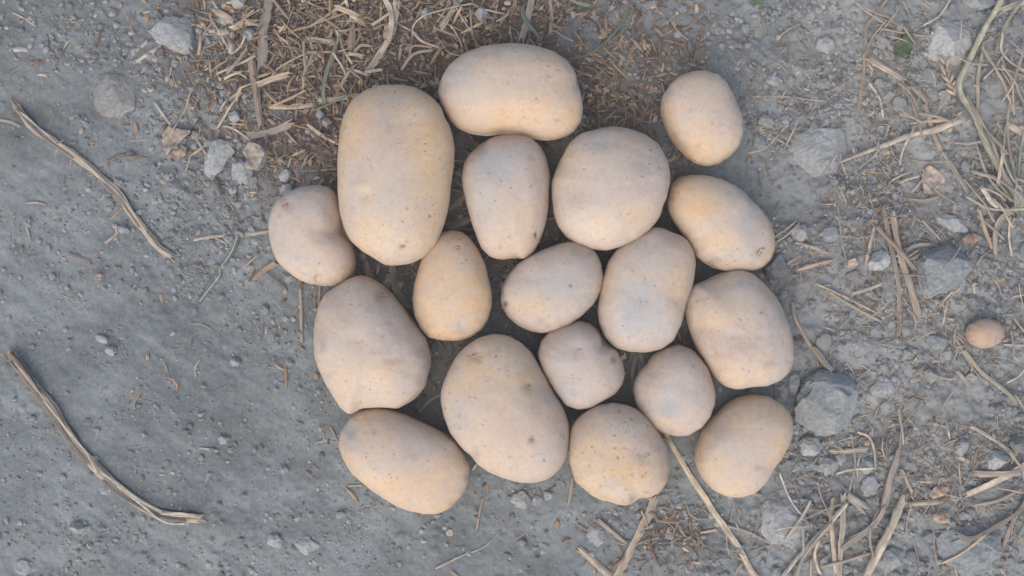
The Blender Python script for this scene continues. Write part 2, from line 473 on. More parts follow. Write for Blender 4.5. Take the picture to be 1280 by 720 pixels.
# ------------------------------------------------------------------ potatoes
def inflate(v, c, T, tab, hz, zc, a=.9, skew=(0, 0)):
    th = np.arctan2(v[:, 1], v[:, 0])
    cf = np.hypot(v[:, 0], v[:, 1]); sf = v[:, 2]
    r = np.interp(th, T, tab)
    rho = r * cf ** a
    z = hz * np.sign(sf) * np.abs(sf) ** a
    k = 1 - np.abs(sf) ** 2
    x = rho * np.cos(th) + skew[0] * z * k * 2
    y = rho * np.sin(th) + skew[1] * z * k * 2
    return np.stack([x, y, z], 1)

TAN, DUST, YEL = np.array((.555, .410, .282)), np.array((.495, .410, .338)), np.array((.585, .403, .222))
BLUE, SCAB, HOLE, PALE = np.array((.37, .365, .355)), np.array((.34, .235, .175)), np.array((.07, .055, .045)), np.array((.60, .485, .37))
MARKCOL = {'b': BLUE, 's': SCAB, 'h': HOLE, 'y': YEL, 'p': PALE, 'g': np.array((.36, .32, .28)), 'm': np.array((.38, .305, .28))}

POTATOES = [
 dict(label='long tan potato lying crosswise by the straw, with a hollow long side', yel=.35, thick=.86, dots=.05,
  out=[('c', [(203,340),(215,290),(245,245),(300,200),(370,175),(470,167),(560,172),(640,195),(690,230),(722,280),(738,340),(748,410),(742,460),(715,500),(665,522),(610,530),(560,520),(510,508),(450,503),(390,506),(330,497),(280,480),(250,455),(225,415),(207,370)])],
  marks=[('b',570,98,30,22,.45),('b',650,110,30,18,.35),('y',640,150,60,22,.5),('y',700,140,24,22,.4),('s',697,151,3,2,.8),('g',720,112,4,3,.5)], dents=[(555,107,7,.8),(640,178,45,2.2),(722,105,9,1.0)]),
 dict(label='largest potato, a smooth tan oblong with a shallow eye near its end', yel=.75, thick=.82, dots=.12,
  out=[('b', [(540,600),(543,540),(553,480),(570,420),(600,370),(650,335),(710,320),(780,316),(840,327),(900,365),(940,410)]), ('c', [(220,425),(250,485),(265,550),(262,620),(250,700)]), ('h', [(245,100),(225,180),(195,250),(150,300),(100,325),(40,333),(0,330)]), ('g', [(700,315),(640,280),(600,245),(575,200),(555,140),(543,60)])],
  marks=[('y',535,215,26,70,.7),('y',520,145,30,18,.6),('p',522,142,14,8,.7),('p',500,300,35,22,.4),('b',440,260,14,40,.4),('s',503,310,5,3,.9),('s',508,302,3,3,.6),('m',505,155,28,5,.35),('b',500,235,40,30,.25)], dents=[(456,244,9,1.7),(450,234,8,-.8),(520,143,16,-1.2),(505,160,20,.9),(503,308,7,1.2),(470,165,45,1.5),(497,113,18,1.0)]),
 dict(label='dusty squat potato with a creased split bulge, touching the largest potato', yel=.1, thick=.85, dots=0.0,
  out=[('g', [(292,180),(300,130),(325,85),(370,55),(420,37),(480,33),(520,45),(542,75),(555,120),(565,170),(577,215),(595,250),(608,290),(612,330),(603,370),(580,400),(540,414),(490,412),(440,405),(395,385),(355,355),(325,325),(308,285),(297,235)])],
  marks=[('s',356,257,5,5,.55),('g',405,290,20,5,.4),('y',432,340,12,14,.4),('b',370,322,20,10,.4),('g',398,303,9,3,.5),('b',350,290,12,30,.3)], dents=[(410,292,15,1.8),(398,350,5,2.4),(360,255,8,.8),(428,290,14,2.0)]),
 dict(label='oblong potato with a blue-grey dust patch and a small dark nick', yel=.2, thick=.84, dots=.06,
  out=[('c', [(292,660),(300,610),(325,570),(360,540),(400,515),(450,505),(510,503),(550,515),(585,545),(608,590),(620,640),(623,700)]), ('h', [(622,30),(618,110),(605,190),(585,240),(560,285),(530,310),(490,308),(440,312),(400,305),(365,275),(345,235),(328,180),(315,120),(300,50)])],
  marks=[('b',616,205,26,22,.8),('b',605,250,18,30,.5),('y',655,300,25,16,.4),('h',670,294,1.6,4.5,.9),('s',662,198,4,3,.6),('b',640,185,30,12,.4)], dents=[(670,294,4,.8),(600,178,12,1.5),(645,322,6,1.2)]),
 dict(label='broad roundish potato with mauve-grey smudges, beside the oblong blue-dusted one', yel=.12, thick=.78, dots=.1,
  out=[('h', [(627,20),(628,70),(635,130),(655,185),(690,230),(730,258)]), ('i', [(10,255),(60,275),(120,282),(170,268),(220,240),(270,200),(310,150),(340,90),(352,30)]), ('d', [(353,690),(352,650),(335,600),(300,550),(250,510),(190,483),(130,473)]), ('c', [(850,473),(790,485),(740,505),(700,545),(665,600),(640,650)])],
  marks=[('m',722,250,18,14,.6),('m',800,212,14,12,.6),('b',745,178,25,12,.55),('m',790,240,40,16,.3),('p',750,285,40,18,.5),('y',800,270,26,20,.3),('g',803,211,4,4,.5),('b',825,195,10,25,.4)], dents=[(735,292,10,1.2),(704,205,10,.8)]),
 dict(label='egg-shaped tan potato lying apart from the heap on grey soil', yel=.35, thick=.84, dots=0.0,
  out=[('d', [(316,400),(322,360),(345,320),(380,290),(430,270),(480,265),(525,275),(560,310),(585,355),(605,410),(622,460),(625,510),(610,560),(580,590),(540,612),(495,620),(450,608),(410,580),(375,545),(345,500),(325,450)])],
  marks=[('g',836,116,5,8,.5),('y',885,185,30,16,.55),('m',905,150,16,30,.25),('g',862,137,4,3,.4),('g',873,183,4,3,.45),('y',845,165,10,20,.3)], dents=[(862,137,4,.5),(891,92,8,.8)]),
 dict(label='tan potato with an orange patch and a round stem scar at its end', yel=.4, thick=.84, dots=.08,
  out=[('d', [(355,690),(385,665),(430,652),(480,652),(540,665),(590,690),(625,715)]), ('i', [(650,85),(690,125),(720,165),(738,215),(740,265),(725,310),(695,340),(650,355),(600,355),(560,355),(520,345),(480,325),(450,300),(425,260),(395,215),(365,165),(347,130),(343,95)])],
  marks=[('y',872,258,28,22,.9),('b',935,290,16,40,.6),('b',935,245,22,10,.4),('s',951,316,7,7,.6),('g',889,328,9,5,.7),('y',905,300,26,12,.4),('b',910,320,16,9,.3)], dents=[(951,317,6,1.4),(890,329,8,1.2)], scar=(951,316,6.5)),
 dict(label='small bright yellow potato tucked under the end of the largest one', yel=1.0, thick=.85, dots=0.0,
  out=[('h', [(107,460),(110,410),(122,360),(140,310),(165,260),(205,215),(250,200),(290,207),(320,230),(350,270),(375,320),(395,380),(408,430),(408,490),(395,540),(370,580),(330,608),(280,620),(220,620),(170,605),(140,570),(118,520)])],
  marks=[('s',573,309,3,2.5,.8),('g',578,413,9,5,.6),('y',602,375,12,26,.9),('s',568,298,14,6,.35),('b',575,405,16,8,.3),('s',536,371,2,2,.6)], dents=[(573,308,5,.7),(578,413,8,.6)]),
 dict(label='oval greyish potato with one round black wormhole, centre of the heap', yel=.12, thick=.84, dots=.04,
  out=[('h', [(435,460),(440,410),(465,365),(500,325),(545,295),(600,270),(650,253),(700,248),(750,262),(790,290),(812,330),(820,380),(812,430),(785,480),(745,525),(695,560),(640,583),(590,590),(545,580),(500,560),(465,530),(443,495)])],
  marks=[('b',690,358,45,24,.6),('h',630.5,380,2.2,3,1.0),('h',713.5,357,2,1.7,.7),('y',655,380,30,20,.35),('b',735,320,18,20,.35),('g',675,400,7,4,.5),('m',640,355,14,10,.3)], dents=[(630,380,4,1.2),(713,357,3,.5),(660,346,9,.6)]),
 dict(label='knobbly oblong potato dusted blue-grey in the middle, orange along one edge', yel=.25, thick=.84, dots=.06,
  out=[('i', [(82,500),(90,440),(100,380),(120,320),(150,275),(195,240),(245,210),(290,192),(330,195),(375,215),(415,240),(438,280),(447,330),(440,390),(425,440),(410,500),(395,560),(365,620),(320,650),(260,663),(200,658),(150,640),(110,600),(90,550)])],
  marks=[('b',800,378,34,34,.85),('b',785,408,22,14,.55),('y',755,345,12,30,.45),('y',850,360,14,26,.4),('g',785,374,3,4,.5),('b',820,415,22,20,.35),('s',820,427,3,3,.5)], dents=[(838,292,10,1.2),(800,380,28,1.2),(848,375,10,1.0)]),
 dict(label='blocky tan potato with a scratched reddish-brown scab band across it', yel=.3, thick=.83, dots=.02,
  out=[('i', [(412,500),(415,450),(440,410),(490,390),(535,370),(580,355),(620,355),(660,370),(700,410),(740,455),(770,510),(795,560),(808,620)]), ('o', [(810,20),(795,70),(760,105),(710,128),(650,130),(600,138),(560,128),(520,95),(490,50),(460,5)]), ('i', [(430,570)])],
  marks=[('s',885,416,18,6,.6),('s',915,423,32,3.5,.6),('s',925,433,30,6,.45),('m',900,430,36,14,.45),('s',898,445,22,4,.35),('g',951,392,3,2,.8),('y',905,390,30,24,.3),('b',970,405,14,30,.4),('s',965,455,12,5,.35),('b',930,355,20,12,.3)], dents=[(899,352,16,1.4),(905,424,24,.4),(872,372,8,.8)]),
 dict(label='big dusty pinkish-grey potato with an eye scar and crusted dark side mark', yel=.08, thick=.80, dots=.02,
  out=[('g', [(463,660),(462,600),(468,540),(480,480),(505,440),(550,410),(590,385),(630,373),(670,385),(710,410),(750,445),(795,490),(835,550),(870,610),(888,670)]), ('m', [(170,0),(172,60),(160,130),(120,180),(60,215),(0,213)]), ('l', [(640,92),(595,115),(560,85),(530,40),(505,0)]), ('g', [(475,700)])],
  marks=[('s',478,367,9,5,.7),('g',404,432,4,11,.85),('s',446,428,7,3,.5),('s',470,440,12,3,.35),('p',473,412,2,2,.9),('g',434,401,6,3,.4),('m',440,385,30,12,.35),('y',450,470,40,24,.35),('s',492,452,14,3,.4),('g',412,470,6,3,.4),('p',455,480,26,14,.4)], dents=[(478,369,8,1.6),(446,429,10,.7),(470,500,24,1.4),(492,452,12,.6)]),
 dict(label='large smooth potato with two eyes and a tiny brown nick, its end over bare soil', yel=.4, thick=.80, dots=.1,
  out=[('m', [(215,150),(222,110),(240,60)]), ('h', [(245,715),(270,670),(310,630),(360,600),(410,590),(460,595),(510,620),(550,660),(580,710)]), ('m', [(610,100),(640,160),(670,210),(690,270),(697,330),(690,390),(665,440),(625,475),(570,493),(510,493),(450,475),(400,455),(350,420),(310,375),(280,340),(250,300),(230,240),(217,190)])],
  marks=[('s',594,443,9,5,.8),('y',660,478,22,10,.8),('s',661,482,6,2.5,.6),('h',665,550,3.5,2,.85),('s',667,553,3,2,.7),('y',610,460,35,25,.4),('b',575,520,16,26,.5),('b',680,480,14,24,.3),('g',593,566,5,7,.7),('m',640,530,40,30,.2),('y',585,470,12,22,.4)], dents=[(594,444,9,1.3),(661,482,8,1.0),(592,568,8,1.6),(665,550,4,.6)]),
 dict(label='small lumpy grey-pink potato with a dimple and stray rootlet hairs', yel=.02, thick=.88, dots=0.0,
  out=[('h', [(578,660),(590,620),(625,585),(670,560),(730,545),(775,555),(805,580),(830,620),(870,650),(890,685)]), ('m', [(893,30),(903,80),(895,120),(870,155),(830,180),(780,205),(730,212),(680,195),(650,160),(620,110),(595,60),(583,25)])],
  marks=[('h',724,436,3,1.5,.8),('s',767,449,4,4,.8),('b',715,490,22,12,.5),('m',720,440,24,18,.3),('g',717,492,5,3,.5),('b',700,450,14,20,.35)], dents=[(755,432,9,1.6),(724,437,9,.9),(767,449,4,.8)], hairs=[(778,450,781,446),(779,451,778,446),(777,449,780,443)]),
 dict(label='small pear-shaped potato with a pale blue dust spot and narrower end', yel=.15, thick=.86, dots=0.0,
  out=[('o', [(217,150),(222,110),(245,75)]), ('i', [(270,712),(300,670),(340,642),(385,632),(430,650),(460,680),(485,715)]), ('o', [(510,125),(516,150),(515,190),(505,240),(470,285),(420,308),(370,312),(320,300),(280,275),(245,235),(225,190)])],
  marks=[('b',836,510,16,14,.95),('b',850,485,24,14,.4),('y',830,530,24,12,.3),('m',845,450,20,14,.3)], dents=[(838,508,14,.6)]),
 dict(label='oblong tan potato with clustered pinhead specks at one end, at heap edge', yel=.55, thick=.84, dots=.03,
  out=[('l', [(553,230),(560,180),(590,130),(630,102),(690,90),(750,97),(810,118),(880,150),(950,185)]), ('m', [(270,330),(305,380),(325,430),(320,480),(295,535),(250,580),(200,603),(150,603),(90,590),(30,565)]), ('l', [(780,460),(720,430),(650,380),(600,330),(570,280)])],
  marks=[('b',436,540,10,20,.6),('s',516,571,10,6,.3),('g',462,531,1.5,1.5,.8),('g',466,537,1.5,1.5,.8),('g',467,542,1.5,1.5,.8),('g',461,541,1.2,1.2,.7),('g',491,537,1.8,1.5,.7),('y',500,605,40,18,.5),('b',535,560,20,12,.35),('y',485,605,20,10,.4),('p',470,590,30,20,.3)], dents=[(440,535,8,.8),(587,595,5,.8)]),
 dict(label='heavily dotted potato, yellow at its lobed end beside long straws', yel=.5, thick=.86, dots=.45,
  out=[('m', [(688,400),(690,350),(698,310),(715,270),(745,240),(800,205),(860,193),(910,200),(950,220)]), ('o', [(270,250),(310,310),(335,360),(350,430),(345,490),(320,530),(280,548),(240,553),(205,578),(160,575),(100,555),(50,525),(0,485)])],
  marks=[('y',770,590,34,18,.8),('g',735,587,8,7,.5),('b',762,602,12,7,.5),('m',805,560,18,14,.4),('y',730,575,12,18,.4),('b',780,530,24,14,.3)], dents=[(803,566,10,1.2),(795,628,9,2.0)]),
 dict(label='smooth plain tan oval potato by the large grey stone, one brown fleck', yel=.5, thick=.85, dots=-.2,
  out=[('o', [(447,410),(455,360),(480,300),(520,250),(560,205),(610,175),(660,162),(720,165),(770,190),(805,230),(813,280),(800,330),(770,385),(735,435),(700,490),(660,525),(610,540),(560,540),(510,520),(475,480),(455,440)])],
  marks=[('y',922,528,16,12,.7),('g',949,585,6,4,.75),('m',932,545,20,8,.3),('b',900,550,18,14,.3),('b',905,520,12,10,.3)], dents=[(949,585,5,.5)]),
 dict(label='tiny marble-sized tan potato alone among weeds and straw', yel=.4, tint=(.78, .73, .75), thick=.92, dots=-.2,
  out=[('j', [(743,585),(755,555),(785,537),(820,535),(855,545),(880,570),(882,600),(865,630),(835,645),(800,648),(765,630),(748,610)])],
  marks=[('g',1248,403,2,2,.6),('y',1225,415,14,12,.4)], dents=[]),
]

def to_px(w):
    k = CAM_H / (CAM_H - w[:, 2])
    return w[:, 0] * k / MM + 640, 360 - w[:, 1] * k / MM

POTATO_FOOT = []
EYES = {1: [(503, 309, 3.2)], 2: [(356, 257, 3.6)], 6: [(890, 328, 3)], 7: [(573, 309, 2.4)], 10: [(951, 392, 2)], 11: [(478, 367, 5)], 12: [(594, 443, 4.6), (661, 482, 3.2)], 13: [(767, 449, 2.8)]}
for pi, P in enumerate(POTATOES):
    pts = [q for c, l in P['out'] for q in cp(c, l)]
    A = np.array(pts)
    # smaller extent in the principal frame gives the thickness
    cov = np.cov((A - A.mean(0)).T); ev, evec = np.linalg.eigh(cov)
    pr = (A - A.mean(0)) @ evec[:, 0]
    width = (pr.max() - pr.min()) * MM * .95
    hz = width * P['thick'] / 2
    cx0, cy0 = wx(*A.mean(0), hz)
    base = float(zat(np.array([cx0]), np.array([cy0]))[0])
    zc = base + hz - .0016
    c, T, tab = outline_radius(pts, zc, 4)
    n = 62 if pi < 18 else 28
    v, f = quad_sphere(n)
    rr = np.random.default_rng(100 + pi)
    lo = inflate(v, c, T, tab, hz, zc, .88, (rr.uniform(-.06, .06), rr.uniform(-.06, .06)))
    s = 3.0 * pi
    nr = lo / np.maximum(np.linalg.norm(lo, axis=1), 1e-6)[:, None]
    amp = width / .07
    d = .0013 * amp * fbm(v[:, 0] * 1.5 + s, v[:, 1] * 1.5, v[:, 2] * 1.5 + 9, oct=2, seed=5, gain=.35) + .00010 * fbm(lo[:, 0] * 160 + s, lo[:, 1] * 160, lo[:, 2] * 160, oct=3, seed=6)
    lo = lo + nr * d[:, None]
    w = lo + np.array([c[0], c[1], zc])
    px, py = to_px(w)
    up = (v[:, 2] > -.05)
    wob = 1 + .35 * fbm(lo[:, 0] * 260 + s, lo[:, 1] * 260, lo[:, 2] * 260, oct=2, seed=8)
    for (dx, dy, r, dep) in P['dents']:
        g = np.exp(-(((px - dx) / r) ** 2 + ((py - dy) / r) ** 2)) * up
        lo = lo - nr * (g * dep * .001)[:, None]
    # skin colour: warm flesh tone against dust film, patches read from the tuber itself
    nz = fbm(lo[:, 0] * 38 + s, lo[:, 1] * 38 + 4, lo[:, 2] * 38, oct=4, seed=12)
    t = np.clip(P['yel'] + .42 * nz + .30 * (.65 - v[:, 2]), 0, 1)[:, None]     # dust has settled on the upper faces
    colr = DUST * (1 - t) + (TAN * .55 + YEL * .45) * t
    nz2 = fbm(lo[:, 0] * 70 + s + 7, lo[:, 1] * 70, lo[:, 2] * 70, oct=4, seed=14)
    pk = sstep(.35, .9, nz2)[:, None] * .22
    colr = colr * (1 - pk) + np.array((.50, .355, .285)) * pk
    for (ty, mx, my, rx, ry, st) in P['marks']:
        st = min(1, st * 1.25); e = np.clip(np.sqrt(((px - mx) / rx) ** 2 + ((py - my) / ry) ** 2) * wob, 0, 4)
        g = (np.exp(-e * e * .9) * st * up)[:, None]
        colr = colr * (1 - g) + MARKCOL[ty] * g
    colr = colr * np.array(P.get('tint', (1, 1, 1)))
    # soil clinging low on the flanks, in blotches
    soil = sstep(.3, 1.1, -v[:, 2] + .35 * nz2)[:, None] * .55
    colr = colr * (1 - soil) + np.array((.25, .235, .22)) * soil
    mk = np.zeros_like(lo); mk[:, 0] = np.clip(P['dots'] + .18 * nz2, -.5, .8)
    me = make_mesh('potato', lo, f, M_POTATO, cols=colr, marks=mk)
    o = link('potato', me, (c[0], c[1], zc), None, P['label'], 'potato', 'potatoes dug from the field')
    POTATO_FOOT.append((c, T, tab, zc, hz))
    def on_skin(qx, qy):
        wv_ = lo + np.array([c[0], c[1], zc]); a_, b_ = to_px(wv_)
        k = np.argmin((a_ - qx) ** 2 + (b_ - qy) ** 2 - 1e3 * up)
        return lo[k]
    buds = [('stem_scar', *P['scar'], .0009, (.30, .24, .19), (.44, .36, .28))] if 'scar' in P else []
    buds += [('eye', *e, .00045, (.21, .15, .11), (.43, .315, .22)) for e in EYES.get(pi, [])]
    for bname, qx, qy, r, bh, cin, cout in buds:
        p0 = on_skin(qx, qy); nn = Vector(p0 / np.linalg.norm(p0) + np.array([0, 0, .35])).normalized()
        sv, sf_ = quad_sphere(10)
        rad = np.hypot(sv[:, 0], sv[:, 1])
        bump = np.stack([sv[:, 0] * r * MM, sv[:, 1] * r * MM * (.9 if bname == 'stem_scar' else .55), sv[:, 2] * bh * .6 + bh * np.exp(-((rad - .82) / .16) ** 2) * (sv[:, 2] > -.2)], 1)
        bump *= (1 + .25 * fbm(sv[:, 0] * 2.2 + qx, sv[:, 1] * 2.2, sv[:, 2] * 2, oct=3, seed=4))[:, None]
        q = nn.to_track_quat('Z', 'Y').to_matrix()
        bump = bump @ np.array(q).T + p0 - np.array(nn) * bh * .25
        tt = sstep(.3, .75, rad + .25 * fbm(sv[:, 0] * 4 + qy, sv[:, 1] * 4, oct=2, seed=6))[:, None]
        sc = np.array(cin) * (1 - tt) + np.array(cout) * tt
        link(bname, make_mesh(bname, bump, sf_, M_LEAF, cols=sc), parent=o)
    for (ax, ay, bx, by) in P.get('hairs', []):
        p0 = on_skin(ax, ay); nn = p0 / np.linalg.norm(p0)
        e = p0 + np.array([(bx - ax) * MM * 1.4, -(by - ay) * MM * 1.4, .0012])
        pts_ = np.stack([p0 - nn * .0006, p0 * .5 + e * .5 + nn * .0006, e]); rv, rf, ru = [], [], []
        for i in range(3):
            r_ = (.00030, .00024, .0001)[i]
            for k in range(5):
                an = k / 5 * 2 * math.pi
                rv.append(pts_[i] + np.array([math.cos(an) * r_, 0, math.sin(an) * r_]))
        for i in range(2):
            for k in range(5):
                rf.append((i * 5 + k, i * 5 + (k + 1) % 5, i * 5 + 5 + (k + 1) % 5, i * 5 + 5 + k))
        rv = np.array(rv)
        link('rootlet', make_mesh('rootlet', rv, np.array(rf), M_LEAF, cols=np.tile((.55, .45, .33), (len(rv), 1))), parent=o)

def under_potato(x, y, grow=0.0, scale=.97):
    for c, T, tab, zc, hz in POTATO_FOOT:
        dx, dy = x - c[0], y - c[1]
        if math.hypot(dx, dy) < np.interp(math.atan2(dy, dx), T, tab) * scale + grow:
            return True
    return False

# ------------------------------------------------------------------ stones and clods
def stone(c, pts, h, label, mat=None, sink=.45, seed=0, n=18, rough=.15, name='stone', cat='stone', group=None, smooth=3, flat=.72, boxy=.7):
    px = cp(c, pts)
    cc, T, tab = outline_radius(px, 0.004, smooth)
    base = float(zat(np.array([cc[0]]), np.array([cc[1]]))[0])
    v, f = quad_sphere(n)
    hz = h / 2
    lo = inflate(v, cc, T, tab, hz, 0, boxy)
    R = tab.mean()
    s = seed * 3.7
    d = rough * R * fbm(v[:, 0] * 1.8 + s, v[:, 1] * 1.8, v[:, 2] * 1.8, oct=4, seed=seed + 3, gain=.55)
    nr = v * np.array([1, 1, .8])
    lo = lo + nr * d[:, None]
    # a few chipped planes
    rr = np.random.default_rng(seed + 900)
    for _ in range(13):
        an = rr.uniform(0, 6.28); el = rr.uniform(.2, 1.2) if sink < .5 else rr.uniform(.75, 1.4)
        nv = np.array([math.cos(an) * math.cos(el), math.sin(an) * math.cos(el), math.sin(el)])
        ext = (lo @ nv).max(); lim = ext * rr.uniform(.74, .95)
        o_ = np.clip(lo @ nv - lim, 0, None)
        lo = lo - nv * (o_ * .96)[:, None]
    lo = lo + nr * (.00035 * fbm(lo[:, 0] * 420 + s, lo[:, 1] * 420, lo[:, 2] * 420, oct=2, seed=seed))[:, None]
    sink = min(.57, sink + .04)
    zc = base + hz * (1 - 2 * sink)
    ob = link(name, make_mesh(name, lo, f, mat or M_CLOD, smooth=False), (cc[0], cc[1], zc), None, label, cat, group)
    # let later pieces lie over it
    top = zc + hz * .8
    rx = R
    i0, i1 = np.searchsorted(GX, [cc[0] - R * 1.6, cc[0] + R * 1.6]); j0, j1 = np.searchsorted(GY, [cc[1] - R * 1.6, cc[1] + R * 1.6])
    X, Y = XX[j0:j1, i0:i1] - cc[0], YY[j0:j1, i0:i1] - cc[1]
    q = np.hypot(X, Y) / np.interp(np.arctan2(Y, X), T, tab)
    hh = zc + hz * np.clip(1 - q ** 2.4, 0, 1) ** .5
    ZTOP[j0:j1, i0:i1] = np.where(q < 1, np.maximum(ZTOP[j0:j1, i0:i1], hh), ZTOP[j0:j1, i0:i1])
    return ob
def ell(cx, cy, rx, ry, rot=0, n=14, j=.13, seed=0):
    r = np.random.default_rng(seed + 50)
    out = []
    for k in range(n):
        a_ = k / n * 6.2832; m_ = 1 + r.uniform(-j, j)
        x, y = rx * math.cos(a_) * m_, ry * math.sin(a_) * m_
        out.append((cx + x * math.cos(rot) - y * math.sin(rot), cy + x * math.sin(rot) + y * math.cos(rot)))
    return out

